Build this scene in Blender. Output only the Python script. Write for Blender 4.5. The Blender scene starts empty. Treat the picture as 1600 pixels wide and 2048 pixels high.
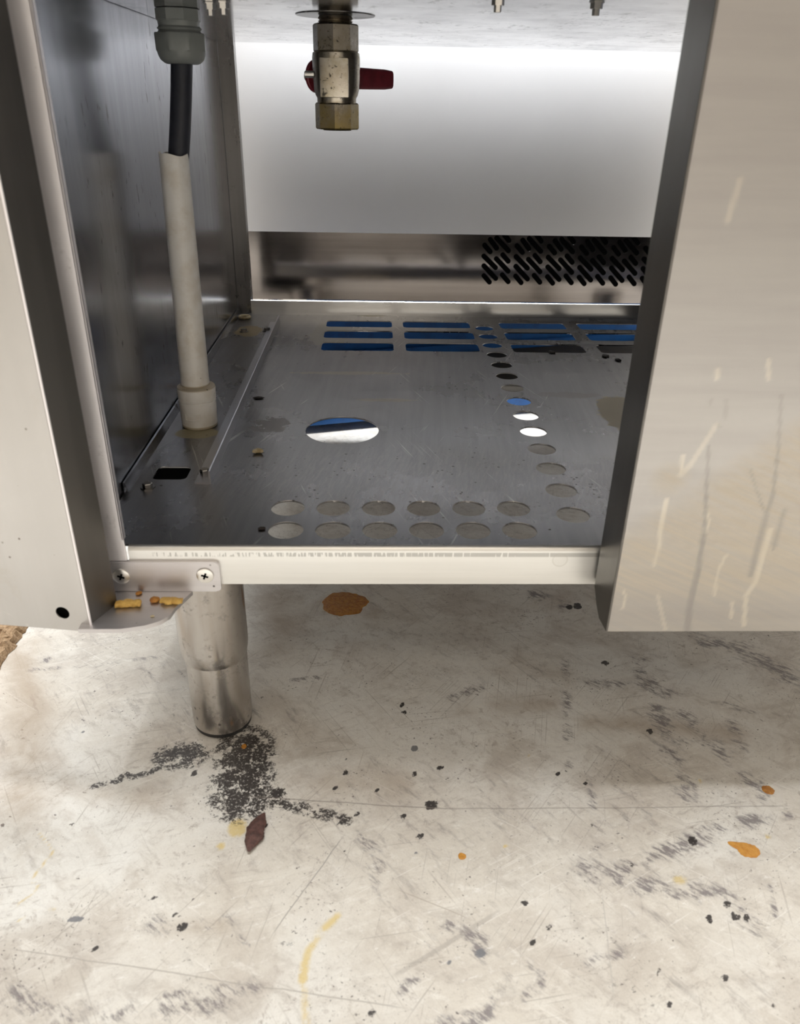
import bpy, bmesh, math, random
import numpy as np
from mathutils import Vector, Matrix, noise as mnoise

random.seed(7); np.random.seed(7)
SC = bpy.context.scene
COL = SC.collection

# ------------------------------------------------------------------ camera
F = 1553.745                                   # focal length in pixels of the 1600x2048 frame
CP, CR, CY = 0.48756166, 0.02062222, 0.03734548  # pitch down, roll, yaw
CAM = Vector((0.0, -0.4896, 0.4952))
fw = Vector((math.sin(CY)*math.cos(CP), math.cos(CY)*math.cos(CP), -math.sin(CP)))
r0 = Vector((math.cos(CY), -math.sin(CY), 0)); u0 = r0.cross(fw)
rt = r0*math.cos(CR) + u0*math.sin(CR); up = -r0*math.sin(CR) + u0*math.cos(CR)
cam = bpy.data.cameras.new('camera'); camo = bpy.data.objects.new('camera', cam); COL.objects.link(camo)
camo.matrix_world = Matrix(((rt.x, up.x, -fw.x, CAM.x), (rt.y, up.y, -fw.y, CAM.y), (rt.z, up.z, -fw.z, CAM.z), (0, 0, 0, 1)))
cam.sensor_fit = 'VERTICAL'; cam.sensor_height = 24.0; cam.lens = 24.0*F/2048; cam.clip_start = 0.01
cam.dof.use_dof = True; cam.dof.focus_distance = 0.85; cam.dof.aperture_fstop = 7.0
SC.camera = camo

# ------------------------------------------------------------------ world, lights, exposure
SC.view_settings.view_transform = 'Standard'; SC.view_settings.look = 'None'
SC.view_settings.gamma = 1.0; SC.view_settings.exposure = 0.0
SC.view_settings.use_curve_mapping = False
W = bpy.data.worlds.new('world'); SC.world = W; W.use_nodes = True
W.node_tree.nodes['Background'].inputs[0].default_value = (1.0, 0.88, 0.72, 1)
W.node_tree.nodes['Background'].inputs[1].default_value = 0.08

def area(name, loc, size, power, color, target=None):
    l = bpy.data.lights.new(name, 'AREA'); l.shape = 'RECTANGLE'; l.size, l.size_y = size
    l.energy = power; l.color = color
    o = bpy.data.objects.new(name, l); COL.objects.link(o); o.location = loc
    if target is not None:
        o.rotation_euler = (Vector(target)-Vector(loc)).to_track_quat('-Z', 'Y').to_euler()
    return o

LAMPS = [((0.10, -0.08, 2.56), (1.3, 0.30), 47.0, (0.985, 0.995, 1.0)),
         ((0.10, -2.0, 2.56), (1.3, 0.5), 8.0, (1.0, 0.86, 0.68)),  # added fill lamp: lights the front room for reflections and warms the shade
         ((-1.25, 2.2, 2.56), (0.9, 0.6), 27.0, (0.93, 0.97, 1.0)),
         ((0.20, 0.68, 2.56), (0.9, 0.44), 195.0, (0.96, 0.98, 1.0))]  # added lamp over the rear gap, tuned to brighten the white panel
for L in LAMPS:
    area('unseen_ceiling_lamp', L[0], L[1], L[2], L[3])

# ------------------------------------------------------------------ helpers
def ray(u, v):
    return rt*((u-800)/F) + up*(-(v-1024)/F) + fw
def at(u, v, **k):
    """point of the photograph on a known plane of the room (x=, y= or z=)"""
    d = ray(u, v); (a, val), = k.items(); i = 'xyz'.index(a)
    return CAM + d*((val-CAM[i])/d[i])
def fl(u, v): 
    p = at(u, v, z=0); return (p.x, p.y)

ROOT = {}
def empty(name, loc, label, cat, group=None):
    o = bpy.data.objects.new(name, None); COL.objects.link(o); o.location = loc
    o.empty_display_size = 0.02
    tag(o, label, cat, group); return o
def tag(o, label=None, cat=None, group=None, kind=None):
    if label: o['label'] = label
    if cat: o['category'] = cat
    if group: o['group'] = group
    if kind: o['kind'] = kind
    return o
def world_loc(o):
    v = Vector(o.location)
    return v if o.parent is None else v + world_loc(o.parent)
def link(name, me, mat, parent=None, smooth=False, weighted=False):
    """mesh given in room coordinates; its origin is moved to the middle of its base"""
    co = np.empty(len(me.vertices)*3); me.vertices.foreach_get('co', co); co = co.reshape(-1, 3)
    lo, hi = co.min(0), co.max(0); org = Vector(((lo[0]+hi[0])/2, (lo[1]+hi[1])/2, lo[2]))
    me.transform(Matrix.Translation(-org))
    o = bpy.data.objects.new(name, me); COL.objects.link(o)
    if mat is not None and not me.materials: me.materials.append(mat)
    if parent is not None:
        o.parent = parent; o.location = org - world_loc(parent)
    else: o.location = org
    if smooth:
        me.polygons.foreach_set('use_smooth', [True]*len(me.polygons))
        if smooth == 'auto':
            bm = bmesh.new(); bm.from_mesh(me)
            for e in bm.edges:
                if len(e.link_faces) == 2 and e.calc_face_angle(0) > math.radians(35): e.smooth = False
            bm.to_mesh(me); bm.free()
    if smooth == 'auto' and weighted:
        m_ = o.modifiers.new('wn', 'WEIGHTED_NORMAL'); m_.keep_sharp = True
    return o
def from_bm(bm):
    me = bpy.data.meshes.new('m'); bmesh.ops.recalc_face_normals(bm, faces=bm.faces); bm.to_mesh(me); bm.free(); return me
def from_vf(v, f):
    me = bpy.data.meshes.new('m'); me.from_pydata([tuple(p) for p in v], [], f); me.update(); return me
def add_box(bm, lo, hi, bev=0.0, seg=2):
    r = bmesh.ops.create_cube(bm, size=1.0)
    vs = r['verts']
    for v in vs:
        v.co = Vector([(lo[i]+hi[i])/2 + v.co[i]*(hi[i]-lo[i]) for i in range(3)])
    if bev > 0:
        es = list({e for v in vs for e in v.link_edges})
        bmesh.ops.bevel(bm, geom=es, offset=bev, segments=seg, affect='EDGES', profile=0.5)
def box(name, lo, hi, mat, parent=None, bev=0.0, seg=2):
    bm = bmesh.new(); add_box(bm, lo, hi, bev, seg)
    return link(name, from_bm(bm), mat, parent, 'auto' if bev else False, bool(bev))
def add_prism(bm, pts, axis, a, b):
    """polygon pts (2-D in the two other axes) swept along axis from a to b"""
    def mk(p, t):
        if axis == 'x': return (t, p[0], p[1])
        if axis == 'y': return (p[0], t, p[1])
        return (p[0], p[1], t)
    A = [bm.verts.new(mk(p, a)) for p in pts]; B = [bm.verts.new(mk(p, b)) for p in pts]
    n = len(pts); bm.faces.new(A); bm.faces.new(B[::-1])
    for i in range(n): bm.faces.new((A[i], B[i], B[(i+1) % n], A[(i+1) % n]))
def prism(name, pts, axis, a, b, mat, parent=None, bev=0.0, seg=2):
    bm = bmesh.new(); add_prism(bm, pts, axis, a, b)
    if bev: bmesh.ops.bevel(bm, geom=list(bm.edges), offset=bev, segments=seg, affect='EDGES', profile=0.5)
    return link(name, from_bm(bm), mat, parent, 'auto' if bev else False, bool(bev))
def frame_of(d):
    d = Vector(d).normalized(); h = Vector((0, 0, 1)) if abs(d.z) < 0.9 else Vector((0, 1, 0))
    a = d.cross(h).normalized(); b = d.cross(a).normalized(); return d, a, b
def add_rev(bm, p0, d, prof, n=40, flat=None, rot=0.0):
    """profile [(t along d, radius)] turned about the line p0 + t d"""
    d, a, b = frame_of(d); rings = []
    for t, r in prof:
        c = Vector(p0)+d*t
        rings.append([bm.verts.new(c+(a*math.cos(2*math.pi*i/n+rot)+b*math.sin(2*math.pi*i/n+rot))*r) for i in range(n)])
    for R0, R1 in zip(rings, rings[1:]):
        for i in range(n): bm.faces.new((R0[i], R0[(i+1) % n], R1[(i+1) % n], R1[i]))
    bm.faces.new(rings[0][::-1]); bm.faces.new(rings[-1])
def rev(name, p0, d, prof, mat, parent=None, n=40, rot=0.0, smooth='auto'):
    bm = bmesh.new(); add_rev(bm, p0, d, prof, n, rot=rot)
    return link(name, from_bm(bm), mat, parent, smooth)
def add_tube(bm, pts, rads, n=24):
    pts = [Vector(p) for p in pts]; rings = []
    a0 = None
    for i, p in enumerate(pts):
        d = (pts[min(i+1, len(pts)-1)]-pts[max(i-1, 0)]).normalized()
        if a0 is None: a0 = frame_of(d)[1]
        a = (a0-d*a0.dot(d)).normalized(); a0 = a; b = d.cross(a)
        r = rads[i] if hasattr(rads, '__len__') else rads
        rings.append([bm.verts.new(p+(a*math.cos(2*math.pi*k/n)+b*math.sin(2*math.pi*k/n))*r) for k in range(n)])
    for R0, R1 in zip(rings, rings[1:]):
        for i in range(n): bm.faces.new((R0[i], R0[(i+1) % n], R1[(i+1) % n], R1[i]))
    bm.faces.new(rings[0][::-1]); bm.faces.new(rings[-1])
def tube(name, pts, rads, mat, parent=None, n=24):
    bm = bmesh.new(); add_tube(bm, pts, rads, n); return link(name, from_bm(bm), mat, parent, 'auto')
def rounded(pts, r, k=5):
    """polygon with rounded corners; r one radius or one per corner"""
    out = []; n = len(pts)
    for i in range(n):
        p = Vector(pts[i]); a = (Vector(pts[i-1])-p); b = (Vector(pts[(i+1) % n])-p)
        rr = r[i] if hasattr(r, '__len__') else r
        if rr <= 0: out.append(tuple(p)); continue
        a.normalize(); b.normalize()
        A, B = p+a*rr, p+b*rr
        for t in range(k+1):
            s = t/k; out.append(tuple(A*(1-s)**2 + p*2*s*(1-s) + B*s*s))
    return out
def circle(c, r, n=40, ry=None):
    ry = ry or r
    return [(c[0]+r*math.cos(2*math.pi*i/n), c[1]+ry*math.sin(2*math.pi*i/n)) for i in range(n)]
def sheet(outline, holes, th, mapping):
    """sheet metal with real holes: 2-D outline and holes, thickness th, mapping (u,v,w)->room"""
    cu = bpy.data.curves.new('c', 'CURVE'); cu.dimensions = '2D'; cu.fill_mode = 'BOTH'; cu.extrude = th/2
    for loop in [outline]+holes:
        s = cu.splines.new('POLY'); s.points.add(len(loop)-1); s.use_cyclic_u = True
        for p, q in zip(s.points, loop): p.co = (q[0], q[1], 0, 1)
    o = bpy.data.objects.new('c', cu); COL.objects.link(o)
    dg = bpy.context.evaluated_depsgraph_get(); dg.update()
    me = bpy.data.meshes.new_from_object(o.evaluated_get(dg)); bpy.data.objects.remove(o); bpy.data.curves.remove(cu)
    for v in me.vertices: v.co = mapping(v.co.x, v.co.y, v.co.z)
    me.materials.clear()
    bm = bmesh.new(); bm.from_mesh(me); bmesh.ops.remove_doubles(bm, verts=bm.verts, dist=1e-6)
    bmesh.ops.recalc_face_normals(bm, faces=bm.faces); bm.to_mesh(me); bm.free()
    return me
def copy_tree(o, delta, parent=None):
    c = o.copy(); COL.objects.link(c); c.parent = parent
    if parent is None or delta is not None: c.location = Vector(o.location)+(delta or Vector())
    for ch in o.children: copy_tree(ch, None, c)
    return c

# ------------------------------------------------------------------ node materials
class NB:
    def __init__(s, name):
        s.m = bpy.data.materials.new(name); s.m.use_nodes = True; s.t = s.m.node_tree
        s.p = s.t.nodes['Principled BSDF']; s.geo = None
    def n(s, k): return s.t.nodes.new(k)
    def lk(s, a, b): s.t.links.new(a, b)
    def put(s, sock, v):
        if isinstance(v, bpy.types.NodeSocket): s.lk(v, sock)
        else: sock.default_value = v
    def pos(s):
        if s.geo is None: s.geo = s.n('ShaderNodeNewGeometry')
        return s.geo.outputs['Position']
    def xyz(s):
        x = s.n('ShaderNodeSeparateXYZ'); s.lk(s.pos(), x.inputs[0]); return x.outputs
    def mapped(s, scale=(1, 1, 1), rot=(0, 0, 0), loc=(0, 0, 0)):
        m = s.n('ShaderNodeMapping'); s.lk(s.pos(), m.inputs[0])
        m.inputs['Scale'].default_value = scale; m.inputs['Rotation'].default_value = rot; m.inputs['Location'].default_value = loc
        # rotate first, then stretch along the rotated axes
        m.vector_type = 'TEXTURE' if False else 'POINT'
        return m.outputs[0]
    def streak(s, ang, along, across, z=1.0, loc=(0, 0, 0)):
        m1 = s.n('ShaderNodeMapping'); s.lk(s.pos(), m1.inputs[0]); m1.inputs['Rotation'].default_value = (0, 0, -ang); m1.inputs['Location'].default_value = loc
        m2 = s.n('ShaderNodeMapping'); s.lk(m1.outputs[0], m2.inputs[0]); m2.inputs['Scale'].default_value = (along, across, z)
        return m2.outputs[0]
    def noise(s, vec, scale=1.0, detail=4.0, rough=0.55, dist=0.0):
        t = s.n('ShaderNodeTexNoise'); s.lk(vec, t.inputs['Vector']); t.inputs['Scale'].default_value = scale
        t.inputs['Detail'].default_value = detail; t.inputs['Roughness'].default_value = rough; t.inputs['Distortion'].default_value = dist
        return t.outputs['Fac']
    def voro(s, vec, scale=1.0):
        t = s.n('ShaderNodeTexVoronoi'); s.lk(vec, t.inputs['Vector']); t.inputs['Scale'].default_value = scale
        return t.outputs
    def math(s, op, a, b=0.0, c=None):
        m = s.n('ShaderNodeMath'); m.operation = op; s.put(m.inputs[0], a); s.put(m.inputs[1], b)
        if c is not None: s.put(m.inputs[2], c)
        return m.outputs[0]
    def step(s, v, lo, hi, a=0.0, b=1.0):
        m = s.n('ShaderNodeMapRange'); m.interpolation_type = 'SMOOTHSTEP'
        s.put(m.inputs['Value'], v); m.inputs['From Min'].default_value = lo; m.inputs['From Max'].default_value = hi
        m.inputs['To Min'].default_value = a; m.inputs['To Max'].default_value = b; return m.outputs[0]
    def mix(s, f, a, b):
        m = s.n('ShaderNodeMix'); m.data_type = 'RGBA'; s.put(m.inputs[0], f)
        for i, v in ((6, a), (7, b)):
            if isinstance(v, bpy.types.NodeSocket): s.lk(v, m.inputs[i])
            else: m.inputs[i].default_value = (*v, 1) if len(v) == 3 else v
        return m.outputs[2]
    def attr(s, name):
        a = s.n('ShaderNodeAttribute'); a.attribute_name = name; return a.outputs['Fac']
    def bump(s, h, strength=0.3, dist=0.001):
        b = s.n('ShaderNodeBump'); s.lk(h, b.inputs['Height']); b.inputs['Strength'].default_value = strength; b.inputs['Distance'].default_value = dist
        s.lk(b.outputs[0], s.p.inputs['Normal'])
    def set(s, **k):
        names = dict(color='Base Color', metal='Metallic', rough='Roughness', spec='Specular IOR Level', coat='Coat Weight')
        for a, v in k.items():
            sk = s.p.inputs[names[a]]
            if isinstance(v, bpy.types.NodeSocket): s.lk(v, sk)
            else: sk.default_value = (*v, 1) if a == 'color' and len(v) == 3 else v
        return s.m

def plain(name, color, rough=0.5, metal=0.0, vary=0.12, scale=60.0, bump=0.0):
    b = NB(name); v = b.noise(b.pos(), scale, 4)
    c = b.mix(b.step(v, 0.35, 0.7), color, tuple(x*(1-vary) for x in color))
    if bump: b.bump(b.noise(b.pos(), scale*4, 5), bump, 0.0006)
    return b.set(color=c, rough=rough, metal=metal)

def steel(name, color=(0.60, 0.585, 0.565), rough=0.24, brush=(1, 1, 1), dirt=0.0, smudge=0.08, brushbump=0.05, speck=0.0, stain=None, patch=0.0):
    """brushed stainless steel: stretched grain, smudged gloss, specks of dirt"""
    b = NB(name)
    mp = b.n('ShaderNodeMapping'); b.lk(b.pos(), mp.inputs[0]); mp.inputs['Scale'].default_value = brush
    grain = b.noise(mp.outputs[0], 1.0, 3, 0.6)
    big = b.noise(b.pos(), 9.0, 5, 0.6)
    r = b.math('ADD', b.math('MULTIPLY_ADD', b.step(big, 0.3, 0.7), smudge, rough-smudge*0.5), b.math('MULTIPLY_ADD', grain, 0.06, -0.03))
    c = b.mix(b.step(grain, 0.3, 0.7), tuple(x*0.93 for x in color), tuple(min(1, x*1.05) for x in color))
    metal = 1.0
    mask = None
    if dirt > 0:
        d1 = b.noise(b.pos(), 35.0, 8, 0.7); d2 = b.noise(b.pos(), 260.0, 3, 0.6)
        mask = b.math('MULTIPLY', b.step(d1, 0.60-dirt*0.1, 0.80), b.step(d2, 0.45, 0.65))
    if speck > 0:
        d3 = b.voro(b.pos(), 95.0)
        sp = b.math('MULTIPLY', b.step(d3['Distance'], 0.06+speck*0.10, 0.02+speck*0.05), b.step(b.noise(b.pos(), 14.0, 3), 0.48, 0.62))
        mask = sp if mask is None else b.math('MAXIMUM', mask, sp)
    if mask is not None:
        c = b.mix(mask, c, (0.045, 0.035, 0.03)); metal = b.math('SUBTRACT', 1.0, mask)
        r = b.math('MAXIMUM', r, b.math('MULTIPLY', mask, 0.6))
    if patch > 0:      # greasy film with a tint of its own
        f = b.step(b.noise(b.pos(), 16.0, 5, 0.65), 0.55, 0.75, 0, patch)
        c = b.mix(f, c, (0.50, 0.42, 0.30)); r = b.math('ADD', r, b.math('MULTIPLY', f, 0.25))
    if brushbump: b.bump(grain, brushbump, 0.0004)
    return b.set(color=c, rough=r, metal=metal)

# --- floor
def floor_material():
    b = NB('worn_floor_paint')
    x, y, z = b.xyz()
    big = b.noise(b.pos(), 3.2, 6, 0.6); mid = b.noise(b.pos(), 14, 8, 0.65, 0.6)
    c = b.mix(b.step(big, 0.38, 0.62), (0.745, 0.735, 0.70), (0.62, 0.58, 0.515))
    c = b.mix(b.step(mid, 0.46, 0.66, 0, 0.6), c, (0.47, 0.42, 0.365))
    fine = b.noise(b.streak(-0.5, 28, 60), 1.0, 9, 0.75, 0.5)
    c = b.mix(b.step(fine, 0.50, 0.70, 0, 0.55), c, (0.38, 0.34, 0.30))
    c = b.mix(b.step(fine, 0.44, 0.30, 0, 0.5), c, (0.83, 0.81, 0.76))
    # flaking and fine soiling of the coating
    fk = b.noise(b.pos(), 120, 10, 0.80, 0.4); fg = b.noise(b.streak(0, 1, 1, loc=(4, 2, 0)), 8.0, 6, 0.65)
    c = b.mix(b.math('MULTIPLY', b.step(fk, 0.53, 0.62), b.step(fg, 0.42, 0.66, 0.18, 0.75)), c, (0.36, 0.315, 0.28))
    fk2 = b.noise(b.streak(0.35, 90, 200, loc=(2, 9, 0)), 1.0, 10, 0.82)
    c = b.mix(b.math('MULTIPLY', b.step(fk2, 0.46, 0.36), b.step(fg, 0.60, 0.40, 0.15, 0.6)), c, (0.86, 0.85, 0.82))
    hf = b.noise(b.pos(), 700, 5, 0.75)
    c = b.mix(b.step(hf, 0.50, 0.68, 0, 0.30), c, (0.40, 0.36, 0.32))
    # long faint wipe marks
    w = b.noise(b.streak(0.25, 14, 90), 1.0, 6, 0.65)
    c = b.mix(b.step(w, 0.50, 0.75, 0, 0.40), c, (0.80, 0.78, 0.72))
    # rubbed-in grime: streaky, grey-violet
    s1 = b.noise(b.streak(-0.9, 30, 110), 1.0, 8, 0.72); s1m = b.noise(b.pos(), 7.0, 4, 0.6)
    g1 = b.math('MULTIPLY', b.step(s1, 0.52, 0.68), b.step(s1m, 0.42, 0.62))
    c = b.mix(b.math('MULTIPLY', g1, 0.6), c, (0.22, 0.195, 0.185))
    s2 = b.noise(b.streak(0.5, 40, 160), 1.0, 8, 0.75); s2m = b.noise(b.streak(0.0, 1, 1, loc=(3, 5, 1)), 9.0, 4, 0.6)
    g2 = b.math('MULTIPLY', b.step(s2, 0.53, 0.68), b.step(s2m, 0.44, 0.64))
    c = b.mix(b.math('MULTIPLY', g2, 0.55), c, (0.27, 0.23, 0.20))
    # fine scratches, bright and dark
    for k, (ang, dk) in enumerate(((-0.6, 0), (0.9, 1), (0.15, 1), (-1.0, 1), (0.5, 0), (1.35, 1))):
        sc_ = b.noise(b.streak(ang, 11, 560, loc=(k*2.3, k, 0)), 1.0, 2, 0.5)
        msk = b.math('MULTIPLY', b.step(sc_, 0.64, 0.70), b.step(b.noise(b.streak(0, 1, 1, loc=(k, 2*k, 0)), 11, 3), 0.46, 0.58))
        c = b.mix(b.math('MULTIPLY', msk, 0.45), c, (0.82, 0.80, 0.76) if dk == 0 else (0.30, 0.27, 0.24))
    # specks
    v1 = b.noise(b.pos(), 140.0, 3, 0.7); v2 = b.noise(b.pos(), 330.0, 3, 0.7)
    sel1 = b.step(b.noise(b.pos(), 20.0, 4, 0.7), 0.50, 0.60); sel2 = b.step(b.noise(b.streak(0, 1, 1, loc=(1, 7, 0)), 16.0, 4, 0.7), 0.47, 0.62)
    sp = b.math('MAXIMUM', b.math('MULTIPLY', b.step(v1, 0.655, 0.685), sel1), b.math('MULTIPLY', b.step(v2, 0.62, 0.66), sel2))
    c = b.mix(b.math('MULTIPLY', sp, 0.85), c, (0.075, 0.06, 0.055))
    # scuffs, soot and old stains with a shape of their own
    br = b.noise(b.pos(), 420.0, 8, 0.8); br2 = b.noise(b.streak(-0.7, 70, 240), 1.0, 8, 0.8)
    nb_ = b.step(br, 0.34, 0.58); ns_ = b.math('MULTIPLY', b.step(br2, 0.38, 0.64), b.step(b.noise(b.pos(), 38, 5, 0.6), 0.34, 0.60))
    npat = b.step(b.noise(b.pos(), 95, 7, 0.75), 0.34, 0.56)
    def brk(nm, nz, lo, hi, base=0.25, amp=1.1):
        return b.step(b.math('MULTIPLY', b.attr(nm), b.math('MULTIPLY_ADD', nz, amp, base)), lo, hi)
    c = b.mix(b.math('MULTIPLY', b.attr('tan'), b.step(mid, 0.30, 0.60, 0.3, 0.8)), c, (0.36, 0.285, 0.21))  # mostly grime, plus shade painted along the far left
    c = b.mix(b.math('MULTIPLY', brk('scuff', ns_, 0.14, 0.70, 0.12, 1.3), 0.85), c, (0.17, 0.15, 0.155))
    c = b.mix(b.math('MULTIPLY', brk('grey', nb_, 0.45, 0.55, 0.6, 0.6), 0.9), c, (0.16, 0.165, 0.18))
    c = b.mix(b.math('MULTIPLY', brk('yellow', npat, 0.15, 0.8, 0.5, 0.8), 0.75), c, (0.62, 0.47, 0.16))
    c = b.mix(b.math('MULTIPLY', brk('soot', b.math('MULTIPLY', nb_, npat), 0.30, 0.58, 0.10, 1.7), 0.96), c, (0.022, 0.017, 0.016))
    # seams and thin scratch lines in the coating
    def line(p, q, wd, col, st):
        nonlocal c
        dx, dy = q[0]-p[0], q[1]-p[1]; L = math.hypot(dx, dy); dx, dy = dx/L, dy/L
        wob = b.math('MULTIPLY_ADD', mid, 0.004, -0.002)
        dd = b.math('ABSOLUTE', b.math('ADD', wob, b.math('ADD', b.math('MULTIPLY', x, -dy), b.math('MULTIPLY_ADD', y, dx, p[0]*dy-p[1]*dx))))
        tt = b.math('ADD', b.math('MULTIPLY', x, dx), b.math('MULTIPLY_ADD', y, dy, -p[0]*dx-p[1]*dy))
        m = b.math('MULTIPLY', b.step(dd, wd, wd*0.4), b.math('MULTIPLY', b.step(tt, -0.01, 0.01), b.step(tt, L+0.01, L-0.01)))
        c = b.mix(b.math('MULTIPLY', m, st), c, col)
    line(fl(500, 1594), fl(900, 1618), 0.0009, (0.2, 0.17, 0.15), 0.55)
    line(fl(900, 1618), fl(1568, 1612), 0.0009, (0.2, 0.17, 0.15), 0.4)
    line(fl(548, 1865), fl(683, 1678), 0.0006, (0.3, 0.28, 0.26), 0.8)
    line(fl(32, 1898), fl(800, 2015), 0.0007, (0.35, 0.32, 0.29), 0.6)
    line(fl(800, 1780), fl(930, 1835), 0.0006, (0.35, 0.3, 0.25), 0.6)
    line(fl(1205, 1790), fl(1228, 1990), 0.0007, (0.42, 0.40, 0.37), 0.5)
    line(fl(800, 1945), fl(990, 1828), 0.0022, (0.34, 0.31, 0.28), 0.5)
    h = b.math('ADD', b.noise(b.pos(), 90, 8, 0.7), b.math('MULTIPLY', hf, 0.4))
    b.bump(h, 0.30, 0.0022)
    rr = b.math('ADD', b.step(mid, 0.3, 0.7, 0.30, 0.46), b.math('MULTIPLY', g1, 0.15))
    return b.set(color=c, rough=rr, spec=0.5)

M = {}
M['floor'] = floor_material()
M['tray'] = None
M['side'] = steel('side_panel_steel', (0.40, 0.40, 0.42), 0.16, (30, 30, 2.0), dirt=0.0, smudge=0.05, brushbump=0.04)
M['rail'] = steel('pale_steel', (0.72, 0.71, 0.69), 0.30, (2.0, 60, 120), dirt=0.0, smudge=0.06)
M['bracket'] = steel('bracket_steel', (0.66, 0.64, 0.65), 0.42, (3, 80, 120), dirt=0.2, speck=0.5)
M['legsteel'] = steel('leg_steel', (0.53, 0.50, 0.47), 0.25, (90, 90, 6), dirt=1.2, speck=1.2, smudge=0.10)
M['post'] = steel('post_steel', (0.24, 0.23, 0.22), 0.28, (80, 80, 3), dirt=0.4)
M['upright'] = steel('upright_steel', (0.95, 0.925, 0.945), 0.5, (80, 80, 3), dirt=0.25, speck=0.4)
M['vent'] = steel('vent_panel_steel', (0.26, 0.24, 0.23), 0.14, (3, 80, 120), smudge=0.05)
M['rear'] = plain('white_panel_coating', (0.87, 0.87, 0.88), 0.38, 0, 0.03, 6)
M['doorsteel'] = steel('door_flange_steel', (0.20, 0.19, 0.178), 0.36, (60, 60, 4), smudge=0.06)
M['brass'] = None
M['black'] = plain('black_rubber', (0.018, 0.018, 0.018), 0.5)
M['dark'] = plain('recess_shade_black', (0.004, 0.004, 0.004), 0.8); M['dark'].node_tree.nodes['Principled BSDF'].inputs['Specular IOR Level'].default_value = 0.0  # near-black without gloss: shade of holes and recesses put into the colour
M['gland'] = plain('grey_nylon', (0.24, 0.255, 0.245), 0.42, 0, 0.15, 40)
M['cable'] = plain('black_cable_sheath', (0.022, 0.024, 0.035), 0.55, 0, 0.2, 80)
M['red'] = plain('red_lever_coating', (0.20, 0.018, 0.03), 0.42, 0, 0.3, 90)
M['rail2'] = steel('angle_rail_steel', (0.40, 0.40, 0.42), 0.34, (60, 4, 90), dirt=0.3)
M['screw'] = steel('screw_steel', (0.82, 0.80, 0.76), 0.30, (90, 90, 90))
M['blue'] = None
M['board'] = plain('grey_brown_board', (0.05, 0.042, 0.032), 0.8, 0, 0.25, 30)
M['wall'] = plain('wall_paint', (0.60, 0.555, 0.50), 0.6, 0, 0.05, 3)
M['ceiling'] = plain('white_ceiling', (0.82, 0.81, 0.79), 0.7, 0, 0.04, 3)
M['film'] = plain('clear_plastic_film', (0.42, 0.47, 0.52), 0.25, 0, 0.3, 25)

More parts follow.
